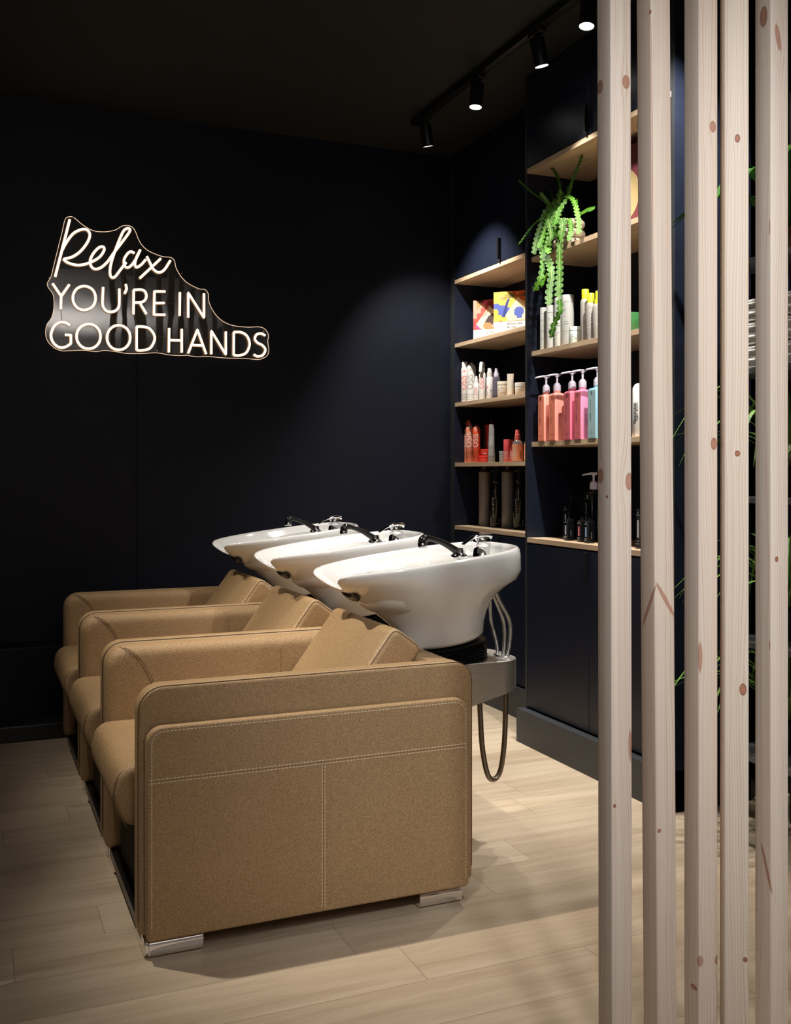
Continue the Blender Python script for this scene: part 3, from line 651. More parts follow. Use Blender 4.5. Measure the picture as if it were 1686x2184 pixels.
# ---------------------------------------------------------------- timber battens
W = .045
def batten(x, y, rot, knots, label, seed, lean=0, freq=230, tint=(1, 1, 1)):
    m = mat_pine('pine_%d' % seed, knots, freq, seed, tint)
    vf = loft([[(p[0], p[1], z) for p in rrect(W/2, W/2, W, W, [.0035]*4, 3)] for z in (0, ZC-.001)])
    o = obj('timber_batten', vf, m, None, 40, None, (x, y, 0), rot); o.rotation_euler = (0, lean, rot)
    return tag(o, label, 'timber batten', 'vertical pine battens of the partition screen')
YB = 1.53
# knots: u measured from the near-left corner (front +, side -), v height
batten(1.075, YB, 0, [(.033, 1.912, .0080, .0125, 1, .35), (-.034, 1.910, .009, .0125, 1, .4), (.039, 1.183, .0085, .016, 1.2, .3), (-.034, 1.193, .009, .014, 1, .3), (.006, .594, .003, .0035, .4, 1), (-.014, 1.155, .004, .0025, .2, 1), (.04, .70, .004, .03, .5, 0)],
       'leftmost pine batten with round red knots near its top and middle', 1, -.0016, 240)
batten(1.1775, YB, 0, [(-.002, 2.051, .0035, .004, .6, .8), (.024, .962, .0050, .034, .3, .1, -.62), (-.018, .950, .0045, .040, .3, .25, .50), (.006, .535, .004, .0035, .6, .9), (.001, 1.80, .0010, .23, .1, .25), (.001, 1.52, .0010, .1, .1, .3)],
       'second pine batten from the left with a chevron knot at mid height', 2, -.0085, 300, (.97, .95, .93))
batten(1.271, YB, 0, [(.0325, 1.857, .0075, .011, 1.2, .3), (.035, 1.254, .0072, .0115, 1.2, .5), (.044, .27, .006, .01, 1.1, .6), (-.015, .22, .009, .005, .3, .5), (.002, .275, .008, .011, .6, 0), (.002, .85, .006, .03, .7, 0)],
       'third pine batten from the left, wavy dark grain around two round knots', 3, 0, 170, (.99, .98, .97))
batten(1.309, YB-.025, -math.radians(30), [(.024, 1.827, .0048, .0075, 1, 1), (.024, 1.235, .0046, .0055, 1, 1), (.034, .792, .0062, .011, 1, .8), (.038, .285, .004, .0045, .8, 1)],
       'fourth pine batten from the left, turned slightly behind its neighbour, small dark knots', 4, 0, 200, (.98, .97, .93))
batten(1.446, YB, 0, [(.018, 2.054, .0065, .026, .8, .2, -.18), (-.02, 2.10, .01, .02, .7, .5), (.014, 1.029, .0042, .0055, .8, 1), (-.012, .420, .004, .045, .5, .3, -.32), (-.0035, 1.68, .0012, .016, .1, .7), (-.0035, .86, .0012, .009, .1, 1)],
       'fifth pine batten from the left with a long slanted knot near its foot', 5, 0, 230)
batten(1.535, YB-.005, 0, [(-.03, 1.9, .006, .01, 1, 1)], 'rightmost pine batten, only its edge showing in the frame', 6, 0, 240, (.9, .86, .82))
for i, x in enumerate((1.63, 1.72, 1.82, 1.91, 2.01, 2.10)):
    batten(x, YB, 0, [], ('first', 'second', 'third', 'fourth', 'fifth', 'last')[i]+' pine batten of the screen beyond the right edge of the frame', 7+i)
# ---------------------------------------------------------------- products on the shelves
def P_(name, c, r=.35, **k): return plain(name, c, r, nz=.015, **k)
WHITE = P_('white_plastic', (.80, .77, .74)); CREAM = P_('cream_plastic', S(236, 224, 205)); PEACH = P_('peach_metal', S(240, 140, 110)); ORANGE = P_('orange_red_metal', S(238, 96, 62))
RED = P_('red_plastic', S(222, 62, 52)); CORAL = P_('coral_plastic', S(238, 112, 104)); GREYP = P_('grey_plastic', S(158, 155, 150)); SILVER = P_('silver_grey', S(208, 210, 206), .35)
GREYC = P_('grey_can', S(168, 156, 146), .3); KBLACK = P_('glossy_black', (.006, .006, .007), .15); INKW = P_('white_print', (.8, .78, .75), .5); INKR = P_('red_print', S(226, 104, 90), .5)
INKG = P_('grey_print', S(176, 170, 164), .5); INKK = P_('black_print', (.02, .02, .022), .5); YEL = P_('yellow_cap', S(226, 222, 48), .4); UN = P_('warm_grey_bottle', S(168, 163, 156), .4)
MINT = P_('pale_mint_plastic', S(214, 226, 218)); DBROWN = P_('dark_brown_plastic', S(70, 36, 28)); LILAC = P_('lilac_white_plastic', S(222, 216, 232))
PB = [P_('pump_salmon', S(250, 164, 150)), P_('pump_salmon_label', S(244, 142, 116)), P_('pump_pink', S(236, 124, 150)), P_('pump_pink_label', S(212, 108, 116)), P_('pump_rose', S(238, 140, 176)), P_('pump_blue', S(140, 186, 206)), P_('pump_blue_label', S(160, 186, 190))]
def mat_clear(name, col, al=.55):
    m = NT(name); c = m.coord(); v = m.noise(c, 6, 1)
    return m.set(col=m.ramp(v, [(.2, tuple(x*.9 for x in col)), (.8, col)]), rough=.08, trans=.85, ior=1.4)
CLEARV = mat_clear('violet_clear', S(224, 216, 240)); CLEARG = mat_clear('clear_plastic', (.8, .8, .82))
PHI = math.radians(-128)
def item(name, label, cat, x, y, z, group=None, rz=0): return thing(name, label, cat, (x, y, z+.0005), group, rz)
def body(t, prof, mat, n='body', seg=28): return obj(n, lathe(prof, seg), mat, t, 40)
def osis(t, r, size, z0, mat, phi=PHI, plus=True, extra=None, h0=.02):
    parts = [text_cyl('OSiS', size*1.2, r+.0004, z0+size*.18, phi+size*.42/r-.2, 'ccw', .0, 1.0, .86)]
    if plus: parts.append(text_cyl('+', size*.9, r+.0004, z0+size*2.55, phi+size*.42/r-.2, 'ccw'))
    obj('lettering', join(*parts), mat, t, 0)
    if extra: obj('fine_print', join(text_cyl('STRONG HOLD', size*.16, r+.0004, z0-h0, phi-size*.7/r, 'h'), text_cyl('HAIRSPRAY 500 ML', size*.13, r+.0004, z0-h0*1.7, phi-size*.7/r, 'h'), text_cyl('PROFESSIONNEL', size*.13, r+.0004, z0-h0*2.3, phi-size*.7/r, 'h')), extra, t, 0)
def can(label, x, y, z, r, hs, H, mat, cap, ink, size, tz, group=None, capm=None, plus=True, txt='osis'):
    t = item('spray_can', label, 'spray can', x, y, z, group)
    body(t, [(r*.93, 0), (r, .002), (r, hs-.012), (r*.97, hs-.005), (r*.80, hs+.002), (r*.74, hs+.005)], mat)
    if cap == 'full': obj('cap', lathe([(r*.80, hs+.004), (r*.80, H-.003), (r*.76, H), (.001, H)], 28), capm or mat, t, 40)
    else:
        obj('cap', lathe([(r*.62, hs+.004), (r*.60, hs+.009), (r*.34, hs+.013), (r*.32, H-.004), (r*.26, H), (.001, H)], 24), capm or mat, t, 40)
        obj('collar', lathe([(r*.75, hs+.003), (r*.76, hs+.0065), (r*.62, hs+.008)], 24), SILVER, t, 40)
    if txt == 'osis': osis(t, r, size, tz, ink, PHI, plus, INKK if mat is not RED else None)
    return t
# --- far cabinet, shelf 2: two gift boxes turned towards the room
BXC = dict(y=S(250, 188, 84), b=S(88, 104, 178), bd=S(56, 66, 130), c=S(246, 222, 178), o=S(206, 96, 44), r=S(196, 82, 72), p=S(240, 150, 132), d=S(74, 58, 54), k=S(232, 84, 140), t=S(176, 132, 84), g=S(104, 104, 60), w=S(244, 238, 228), dr=S(138, 40, 44))
BM = {k: P_('print_'+k, v, .45) for k, v in BXC.items()}
def pbox(label, x, y, z, rz, w, d, h, shapes, texts, th):
    """x/y = front left bottom corner; shapes in a 0..1 front frame"""
    t = thing('gift_box', label, 'box', (x, y, z+.0005), 'printed hair care boxes', rz)
    obj('carton', box(0, w, 0, d, 0, h, .0008), BM['w'], t, 0)
    V = []; lay = 0
    for m, pts in shapes:
        lay += 1; yy = -.0002-.00004*lay
        obj('printed_panel', ([(p[0]*w, yy, h*(th+p[1]*(1-th))) for p in pts], [tuple(range(len(pts)))]), BM[m], t, 0)
    for s, sz, u, v in texts:
        obj('lettering', text_plane(s, sz, (u*w, -.0006, v*h), (1, 0, 0), (0, 0, 1), .006), INKK, t, 0)
    return t
def disc(cx, cy, r, asp=1, n=16): return [(cx+r*math.cos(2*PI*k/n), cy+r*asp*math.sin(2*PI*k/n)) for k in range(n)]
def head(cx, cy, s): return [(cx+s*a, cy+s*b) for a, b in ((-.30, -1), (-.32, -.62), (-.62, -.50), (-.66, -.28), (-.80, -.18), (-.66, .05), (-.72, .3), (-.62, .55), (-.35, .85), (0, .95), (.4, .88), (.7, .6), (.8, .2), (.72, -.2), (.5, -.5), (.42, -1))]
def frond(cx, cy, L, a0, n=7):
    out = []
    for i in range(n):
        a = a0+(i-(n-1)/2)*.42; dx, dy = math.cos(a), math.sin(a); px_, py_ = -dy, dx
        out.append([(cx, cy), (cx+dx*L*.5+px_*L*.12, cy+dy*L*.5+py_*L*.12+L*.12), (cx+dx*L, cy+dy*L-L*.18), (cx+dx*L*.5-px_*L*.05, cy+dy*L*.5-py_*L*.05+L*.05)])
    return out
ang = math.radians(-42-4)
fr = [('y', [(0, 0), (1, 0), (1, 1), (0, 1)]), ('o', [(.55, 1), (.60, .88), (.70, .78), (1, .62), (1, 1)]), ('c', disc(.73, .93, .032, .9)),
      ('b', [(0, .60), (.12, .62), (.20, .55), (.32, .54), (.42, .47), (.54, .44), (.40, .16), (.26, .15), (.22, .22), (.13, .24), (.15, .34), (.10, .42), (0, .44)]), ('bd', [(.26, .15), (.33, .45), (.40, .70), (.46, .76), (.50, .75), (.44, .58), (.42, .42), (.36, .15)])]
for q in frond(.48, .78, .24, PI/2+.1, 9): fr.append(('g', q))
for q in frond(.94, .80, .18, PI/2, 7): fr.append(('d', q))
for q in frond(.24, .74, .12, PI/2, 6): fr.append(('p', q))
fr += [('c', [(.36, .20), (.75, .80), (1.0, .48), (1, 0.02), (.44, .0)]), ('b', head(.77, .28, .20)), ('t', disc(.22, .0, .06, .5, 12)[:7])]
pbox('orange boxed set with palm trees, white base lettered BONACURE R-TWO', 2.512, 4.622, 1.910, ang, .175, .06, .223, fr, [('BONACURE', .0150, .42, .225), ('R-TWO', .0150, .42, .145), ('hair therapy set', .005, .42, .10)], .31)
fr = [('r', [(0, 0), (1, 0), (1, 1), (0, 1)]), ('p', [(0, .38), (.12, .38), (.12, .55), (.26, .55), (.26, .72), (.42, .72), (.42, .88), (.30, .90), (.16, .72), (.10, 1), (0, 1)]), ('t', [(.10, .98), (.26, .9), (.30, .86), (.12, .66)]), ('d', [(.12, .99), (.2, .92), (.34, .94), (.38, 1)]),
      ('k', [(.32, .86), (.40, .99), (.52, .88)]), ('dr', [(.46, .86), (.62, .98), (1, .98), (1, .62), (.78, .62)]), ('c', [(.10, .18), (.56, .80), (.80, .52), (.66, .0), (.30, .0)]), ('p', [(.26, .42), (.56, .74), (.46, .48), (.3, .4)]), ('d', [(.36, .18), (.52, .44), (.64, .52), (1, .54), (1, .1)]),
      ('t', [(.32, .12), (.42, .24), (.60, .22), (.70, 0), (.42, 0)]), ('p', head(.86, .22, .24)), ('k', [(.06, .12), (.12, .18), (.26, .0), (.20, .0)])]
pbox('pink and red patterned boxed set behind the orange one', 2.545, 4.915, 1.910, ang, .165, .06, .228, fr, [('BONACURE', .0150, .44, .19), ('COLOUR', .009, .44, .12)], .295)
# --- far cabinet, shelf 3: white styling products
z = 1.583
can('tall white hairspray can with coral OSiS lettering, far left on its shelf', 2.53, 5.000-.012, z, .0208, .193, .226, WHITE, 'full', INKR, .040, .062)
can('tall white hairspray can with pale grey OSiS lettering beside the coral one', 2.545, 4.938, z, .0250, .198, .217, WHITE, 'noz', INKG, .042, .060)
t = item('mini_bottle', 'small white pump bottle, shortest bottle among the white cans', 'bottle', 2.515, 4.822, z); body(t, [(.0138, 0), (.0145, .003), (.0145, .090), (.011, .098)], WHITE)
obj('cap', lathe([(.0105, .098), (.0105, .114), (.007, .118), (.0065, .130), (.001, .134)], 20), WHITE, t); osis(t, .0145, .020, .028, INKR, plus=False)
t = item('trigger_spray', 'white trigger spray bottle with coral OSiS lettering', 'spray bottle', 2.535, 4.789, z); body(t, [(.018, 0), (.0188, .003), (.0188, .138), (.014, .147), (.0115, .15)], WHITE)
obj('collar', lathe([(.0122, .149), (.0125, .168), (.008, .174)], 20), WHITE, t)
th_ = obj('trigger_head', xf(slab(roundpoly([(-.030, .172), (-.034, .150), (-.028, .148), (-.022, .168), (-.010, .174), (-.008, .166), (.010, .166), (.022, .190), (.012, .206), (-.018, .206), (-.026, .196)], .003, 3), -.0085, .0085, .003, .003, 2), Matrix.Rotation(math.radians(40), 4, 'Z')), WHITE, t)
osis(t, .0188, .030, .056, INKR, plus=True)
t = item('mist_bottle', 'slim white mist bottle with black printed emblem and stepped cap', 'bottle', 2.545, 4.725, z); body(t, [(.0178, 0), (.0186, .003), (.0186, .116), (.0150, .122)], WHITE)
obj('cap', lathe([(.0155, .122), (.0155, .148), (.012, .149), (.012, .164), (.010, .167), (.001, .167)], 24), WHITE, t)
obj('lettering', join(text_cyl('8', .034, .019, .058, PHI-.5, 'ccw', -.01), text_cyl('FOR HOT STYLING', .004, .019, .02, PHI-.4, 'h')), INKR, t, 0); obj('emblem', join(text_cyl('*', .024, .019, .035, PHI+.2, 'h')), INKK, t, 0); obj('barcode', join(*[patch_cyl(.019, .020+i*.006, .0235+i*.006+.001*(i % 2), PHI-.75, PHI-.6) for i in range(4)]), INKK, t, 0)
t = item('mist_bottle', 'see-through violet spray bottle with lilac pump', 'bottle', 2.55, 4.662, z); body(t, [(.0185, 0), (.0195, .004), (.0195, .100), (.017, .112), (.013, .118)], CLEARV)
obj('pump', lathe([(.0145, .117), (.0145, .132), (.011, .134), (.011, .144), (.008, .145), (.008, .160), (.001, .162)], 24), LILAC, t); obj('base', lathe([(.0188, .001), (.0198, .003), (.0198, .014), (.019, .015)], 24), P_('dark_violet', S(44, 34, 56)), t)
def jar(label, x, y, z, r, hb, H, mat, lid, txt=None, ink=None, size=.01, group=None):
    t = item('jar', label, 'jar', x, y, z, group); body(t, [(r*.90, 0), (r*.97, .003), (r*.97, hb-.004), (r*.94, hb)], mat, seg=36)
    obj('lid', lathe([(r, hb), (r, H-.003), (r*.97, H), (.001, H)], 36), lid, t)
    if txt: obj('lettering', join(*[text_cyl(s, sz, r*.972, zz, PHI-.5+dx, 'h', .004) for s, sz, zz, dx in txt]), ink, t, 0)
    return t
jar('large cream treatment jar with flat lid beside the white bottles', 2.545, 4.575, z, .0335, .066, .084, CREAM, CREAM, [('treatment', .006, .048, .1), ('REPAIR MASK', .004, .024, .1), (')', .018, .036, -.4)], INKK)
def tubep(name, label, x, y, z, r, H, w, mat, capm, ch, group=None, rz=0, txt=None):
    t = item(name, label, 'tube', x, y, z, group, rz)
    L = []
    for i in range(9):
        q = i/8; zz = ch+(H-ch)*q; a = r*(1-q)+w*q; b = r*(1-q)+.0012*q
        L.append([(a*math.cos(2*PI*k/28), b*math.sin(2*PI*k/28), zz) for k in range(28)])
    obj('tube_body', loft(L), mat, t, 50); obj('cap', lathe([(r*.93, 0), (r*.97, .002), (r*.97, ch-.001), (r*.9, ch)], 28), capm, t)
    obj('crimp', box(-w, w, -.0009, .0009, H-.008, H+.0005), mat, t, 0)
    if txt:
        s, sz, zz, ink = txt; v, f = finer(*textgeo(s, sz, .0, 1, .8), .004); out = []
        for a_, b_ in v:
            q = (zz+a_-ch)/(H-ch); bb = r*(1-q)+.0012*q; aa = r*(1-q)+w*q; xx = -b_+sz*.4; out.append((xx, -bb*math.sqrt(max(.05, 1-(xx/aa)**2))-.0006, zz+a_))
        obj('lettering', (out, f), ink, t, 0)
    return t
tubep('cream_tube', 'small cream coloured tube standing on its cap between two jars', 2.515, 4.452, z, .0165, .112, .0170, CREAM, CREAM, .008, None, -.7)
jar('cream jar with narrower white lid, partly behind the cabinet side', 2.54, 4.392, z, .0300, .042, .063, CREAM, WHITE, [('daily mask', .006, .025, .1)], INKK)
# --- far cabinet, shelf 4: coral styling products
z = 1.252
t = item('trigger_spray', 'narrow peach spray bottle with slanted nozzle, far left on its shelf', 'spray bottle', 2.55, 4.990, z); body(t, [(.0185, 0), (.019, .003), (.019, .182), (.013, .190)], PEACH)
obj('nozzle', loft([[(a, b, c) for a, b in ((-.008+s_, -.006), (.008+s_*.6, -.006), (.008+s_*.6, .006), (-.008+s_, .006))] for s_, c in ((0, .188), (0, .205), (-.003, .222), (.006, .236))]), CORAL, t); osis(t, .019, .040, .072, INKW, PHI, True, INKK)
can('peach hairspray can with large white OSiS lettering', 2.535, 4.937, z, .0225, .192, .219, PEACH, 'noz', INKW, .042, .074, None, CORAL)
can('orange-red hairspray can with white OSiS lettering, brightest on its shelf', 2.53, 4.848, z, .0208, .184, .202, ORANGE, 'noz', INKW, .036, .074, None, RED)
t = item('spray_bottle', 'dark brown capped spray bottle behind the orange-red can', 'spray bottle', 2.66, 5.00, z); body(t, [(.018, 0), (.019, .18), (.012, .19)], DBROWN); obj('cap', lathe([(.010, .19), (.012, .215), (.004, .226)], 16), DBROWN, t)
t = item('spray_bottle', 'dark brown nozzle bottle behind the red tube', 'spray bottle', 2.66, 4.915, z); body(t, [(.016, 0), (.017, .18), (.012, .19)], DBROWN); obj('cap', lathe([(.010, .19), (.014, .22), (.006, .238)], 16), DBROWN, t)
jar('red flat jar with white lettering, lower of the stacked pair', 2.555, 4.800, z, .0335, .026, .036, RED, RED)
jar('red flat jar with white lettering, stacked on another red jar', 2.560, 4.797, z+.0365, .0300, .026, .034, RED, RED, [('OSiS', .010, .008, .1)], INKW)
tubep('hair_gel_tube', 'red tube with white lettering standing behind the stacked red jars', 2.61, 4.855, z, .0170, .205, .0190, RED, RED, .03, None, -.7, ('OSiS', .032, .088, INKW))
tubep('hair_gel_tube', 'grey tube with white lettering standing on its cap', 2.515, 4.650, z, .0185, .197, .0135, GREYP, GREYP, .032, None, -.7, ('OSiS', .030, .086, INKW))
jar('small grey jar with white lettering beside the coral stick', 2.535, 4.566, z, .0190, .040, .056, GREYP, GREYP, [('OSiS', .013, .012, .2)], INKW)
def stick(label, x, y):
    t = item('styling_powder_stick', label, 'bottle', x, y, z); body(t, [(.0162, 0), (.0168, .002), (.0168, .056)], CORAL); obj('cap', lathe([(.0168, .057), (.0168, .111), (.0155, .114), (.001, .114)], 28), P_('coral_cap', S(232, 92, 92)) if 'coral_cap' not in bpy.data.materials else bpy.data.materials['coral_cap'], t); osis(t, .0168, .020, .010, INKW, plus=False)
stick('short coral cylinder bottle with tall cap, in front of its twin', 2.52, 4.497); stick('short coral cylinder bottle behind its twin, mostly hidden', 2.575, 4.535)
def pump_spray(label, x, y):
    t = item('pump_spray_bottle', label, 'bottle', x, y, z); body(t, [(.0255, 0), (.0268, .003), (.0268, .090), (.024, .098), (.014, .108)], CLEARG)
    obj('liquid', lathe([(.0262, .0035), (.0270, .004), (.0270, .086), (.0262, .087)], 32), P_('peach_label', S(244, 164, 122)) if 'peach_label' not in bpy.data.materials else bpy.data.materials['peach_label'], t)
    obj('pump', lathe([(.0150, .106), (.0150, .134), (.0115, .136), (.0115, .156), (.009, .160), (.001, .160)], 24), CORAL, t)
    osis(t, .0272, .024, .012, INKW, PHI-.3, False); obj('barcode', join(*[patch_cyl(.0273, .014+i*.0045, .016+i*.0045+.001*(i % 2), PHI+.55, PHI+.95) for i in range(9)]), INKK, t, 0)
pump_spray('peach pump spray bottle with white lettering and black barcode', 2.535, 4.415); pump_spray('peach pump spray bottle half hidden by the cabinet side', 2.565, 4.350)
# --- far cabinet, shelf 5: tall cans
z = .905
def tall(label, x, y, mat, dark):
    t = item('hairspray_can', label, 'spray can', x, y, z, 'tall hairspray cans on the lowest shelf'); r = .0305
    body(t, [(r*.92, 0), (r, .003), (r, .290), (r*.98, .294)], mat, seg=36)
    obj('shoulder', lathe([(r*.96, .294), (r*.70, .302), (r*.42, .308), (r*.40, .311)], 32), DBROWN if not dark else KBLACK, t); obj('nozzle', lathe([(r*.30, .310), (r*.28, .322), (r*.2, .326), (.001, .326)], 20), GREYC if not dark else KBLACK, t)
    if dark: obj('lettering', join(text_cyl('SILHOUETTE', .017, r+.0004, .052, PHI-.15, 'ccw', .0, 1.15, 1.0), text_cyl('SUPER HOLD HAIRSPRAY', .005, r+.0004, .150, PHI+.12, 'ccw'), text_cyl('HAIRSPRAY', .005, r+.0004, .018, PHI-.3, 'h'), text_cyl('500 ML', .004, r+.0004, .009, PHI-.3, 'h'), text_cyl('PROFESSIONAL', .004, r+.0004, .238, PHI-.4, 'h')), INKW, t, 0)
    else: obj('lettering', join(text_cyl('SILHOUETTE', .017, r+.0004, .052, PHI-.75, 'ccw', .0, 1.15, 1.0), text_cyl('HAIRSPRAY', .004, r+.0004, .018, PHI-.8, 'h')), INKK, t, 0)
    obj('emblem', text_cyl('i', .014, r+.0004, .246, PHI-.25 if dark else PHI-.8, 'h', .02), INKW if dark else INKK, t, 0); obj('barcode', join(*[patch_cyl(r+.0004, .014+i*.0042, .016+i*.0042, PHI+.72, PHI+1.0) for i in range(9)]), INKG, t, 0)
tall('tall grey-beige hairspray can, far left of the four on the lowest shelf', 2.62, 4.93, GREYC, False); tall('tall black hairspray can with white SILHOUETTE lettering between two grey cans', 2.60, 4.760, KBLACK, True)
tall('tall grey can standing between the two black cans', 2.625, 4.680, P_('cool_grey_can', S(150, 147, 146), .22), False); tall('tall black can with white lettering next to the cabinet side', 2.61, 4.530, KBLACK, True); tall('tall black can almost hidden behind the cabinet side', 2.68, 4.465, KBLACK, True)
# --- near cabinet, shelf 3: silver bottles, jar and grey bottles with yellow caps
z = 1.738
def silver(label, x, y, r, hs, H):
    t = item('shampoo_bottle', label, 'bottle', x, y, z, 'silver hair care bottles'); body(t, [(r*.95, 0), (r, .002), (r, hs)], SILVER); obj('cap', lathe([(r*.99, hs+.001), (r*.99, H-.003), (r*.95, H), (.001, H)], 32), SILVER, t)
    obj('lettering', join(*[text_cyl(s, sz, r+.0004, zz, PHI-.55, 'h') for s, sz, zz in (('))', .012, hs*.80), ('rinse', .005, hs*.66), ('volume', .006, hs*.55), ('shampoo', .006, hs*.50), ('pour tous', .004, hs*.34), ('types', .004, hs*.29), ('250 ml', .004, hs*.08))]), INKK, t, 0)
silver('short silver bottle, left end of the row under the hanging plant', 2.345, 3.856, .0150, .160, .190); silver('short silver bottle, second in the row and partly behind a stem', 2.345, 3.800, .0160, .158, .192)
silver('taller silver bottle behind the lowest plant stem', 2.365, 3.765, .0180, .190, .220); silver('widest and tallest silver bottle beside the pale jar', 2.385, 3.722, .0268, .195, .226)
jar('pale mint jar between silver and yellow-capped bottles', 2.345, 3.603, z, .0262, .054, .071, MINT, MINT, [('curl', .006, .034, -.1), ('mask', .006, .026, -.1), ('G', .012, .016, .5)], INKK)
def unite(label, x, y, r, hs, H, spray=False):
    t = item('conditioner_bottle', label, 'bottle', x, y, z, 'grey bottles with yellow caps'); pr = [(r*.93, 0), (r, .003), (r, hs-.018)]+[(r*(.55+.45*math.cos(a)), hs-.018+.018*math.sin(a)) for a in (.5, .9, 1.2, 1.5)]; body(t, pr, UN, seg=32)
    if spray: obj('cap', lathe([(.0135, hs-.002), (.0135, hs+.014), (.009, hs+.018), (.009, H-.004), (.0065, H), (.001, H)], 28), YEL, t)
    else: obj('cap', lathe([(.0148, hs-.001), (.0148, H-.002), (.0135, H), (.001, H)], 32), YEL, t)
    obj('lettering', join(text_cyl('UNITE', .020, r+.0004, hs-.030, PHI-.12, 'cw', .0, 1, 1.0), text_cyl('LAZER', .005, r+.0004, .052, PHI-.3, 'h'), text_cyl('STRAIGHT', .0045, r+.0004, .040, PHI-.2, 'h'), text_cyl('PRESTON 236 ML', .003, r+.0004, .020, PHI-.4, 'h')), INKW, t, 0)
    obj('label_lines', join(*[patch_cyl(r+.0004, zz, zz+.0006, PHI-.9, PHI+.6) for zz in (.064, .048, .032)]), INKW, t, 0)
unite('grey bottle with tall yellow cap, left of the three', 2.345, 3.527, .0206, .176, .216); unite('grey bottle with yellow cap, slightly shorter, in the middle', 2.335, 3.472, .0200, .152, .190); unite('grey bottle with stepped yellow spray cap beside the batten', 2.335, 3.424, .0198, .140, .192, True)
t = item('product_box', 'small green box seen between the battens', 'box', 2.35, 3.238, z, None, 0); obj('carton', box(-.035, .035, -.04, .04, 0, .075, .001), P_('green_card', S(58, 112, 66)), t); obj('lettering', join(text_plane('eco', .022, (-.0355, .036, .030), (0, -1, 0), (0, 0, 1), .02), text_plane('G', .014, (-.0355, .0, .008), (0, -1, 0), (0, 0, 1))), INKW, t, 0)
# --- near cabinet, shelf 2: burgundy box
t = item('gift_box', 'burgundy box with a round gold label, behind the first battens', 'box', 2.45, 3.27, 2.158); obj('carton', box(-.055, .055, -.165, .240, 0, .325, .0015), P_('burgundy_card', S(112, 56, 64), .5), t)
obj('round_label', loft([[(-.0553-d, .065+.105*math.cos(2*PI*k/40), .135+.105*math.sin(2*PI*k/40)) for k in range(40)] for d in (0, .0008)]), P_('gold_foil', S(178, 156, 112), .35), t)
# --- near cabinet, shelf 4: square pump bottles
z = 1.334
def pump(label, x, y, s, h, H, ma, mb, ink=INKK, dark=False, noz=PI-.25, zz=None, capm=None, fx=1):
    t = item('pump_bottle', label, 'pump bottle', x, y, z if zz is None else zz, 'square pump bottles'); L = []
    for z_, i in ((0, .0015), (.0015, 0), (h-.004, 0), (h-.001, .0015), (h+.003, .006), (h+.005, .014)): L.append([(p[0], p[1], z_) for p in rrect(0, 0, s-2*i, s-2*i, [max(.002, .005-i*.2)]*4, 3)])
    bd = obj('body', loft(L), ma, t, 40)
    if mb: obj('front_label', box(-s/2-.0004, -s/2+.0008, -s/2+.0025, s/2-.0025, .003, h-.006), mb, t, 0)
    c = capm or LILAC
    obj('neck', lathe([(.0155, h+.004), (.0155, h+.013)], 28), ma, t)
    pm = obj('pump', lathe([(.0162, h+.013), (.0168, h+.015), (.0160, h+.040), (.0115, h+.041), (.0110, h+.047), (.0045, h+.048), (.0045, H-.014), (.0075, H-.013), (.0085, H-.002), (.006, H)], 28), c, t)
    ca, sa = math.cos(noz), math.sin(noz); hl = []
    for i in range(8):
        q = i/7; d = -.013+.062*q; w = .0100*(1-.35*q); zc = H-.004-(.006*max(0, q-.45)/.55)+.001*math.sin(q*3); hh = .0058*(1-.40*q)
        hl.append([(ca*d-sa*w*math.cos(a), sa*d+ca*w*math.cos(a), zc+hh*math.sin(a)) for a in [2*PI*k/12 for k in range(12)]])
    obj('nozzle', loft(hl), c, pm, 50)
    q = s/2+.0006
    obj('lettering', join(text_plane('FIBRE', .0105, (-q, .0045, h*.36), (0, 0, 1), (0, 1, 0), .02, 1.4), text_plane('CLINIX', .0105, (-q, .0045, h*.56), (0, 0, 1), (0, 1, 0), 0, 1.5),
        ([(-q, a_, b_) for a_, b_ in disc(.0, h*.925, .0030, 2.2, 12)], [tuple(range(12))]), ([(-q, a_, b_) for a_, b_ in disc(.0, h*.905, .0016, 2.2, 12)], [tuple(range(12))]), text_plane('PROFESSIONAL', .0034, (-q, .012, h*.875), (0, -1, 0), (0, 0, 1)), text_plane('VIBRANCY', .0036, (-q, .009, h*.135), (0, -1, 0), (0, 0, 1)), text_plane('SHAMPOO', .0036, (-q, .009, h*.105), (0, -1, 0), (0, 0, 1)), text_plane('1000 ML', .0034, (-q, .008, h*.03), (0, -1, 0), (0, 0, 1)),
        text_plane('TRIBOND SHAMPOO FOR COLOURED HAIR', .0036, (-.001, -q, h*.25), (0, 0, 1), (-1, 0, 0), 0, 1.2)), ink, t, 0)
    return t
pump('salmon pink square pump bottle, leftmost of the pump bottles', 2.334, 3.815, .052, .201, .288, PB[0], PB[1]); pump('salmon pink square pump bottle, second from the left', 2.334, 3.726, .052, .201, .288, PB[0], PB[1])
pump('deep pink square pump bottle in the middle of the row', 2.334, 3.608, .052, .201, .288, PB[2], PB[3]); pump('rose pink square pump bottle beside the blue one', 2.334, 3.530, .050, .201, .288, PB[4], PB[3]); pump('pale blue square pump bottle, right end of the row', 2.338, 3.428, .058, .201, .288, PB[5], PB[6])
for yy, lb in ((3.17, 'white bottle with black printed label seen between the first two battens'), (3.115, 'white bottle with green print beside the second batten')):
    t = item('lotion_bottle', lb, 'bottle', 2.345, yy, z); body(t, [(.021, 0), (.023, .003), (.021, .185), (.012, .200), (.001, .204)], WHITE); obj('lettering', join(text_cyl('hair milk', .020, .0235, .06, PHI, 'ccw'), text_cyl('repair', .016, .0235, .04, PHI+.6, 'ccw')), INKK, t, 0)
    obj('barcode', join(*[patch_cyl(.0233, .05+i*.005, .0525+i*.005, PHI-.8, PHI-.35) for i in range(16)]), INKK, t, 0)
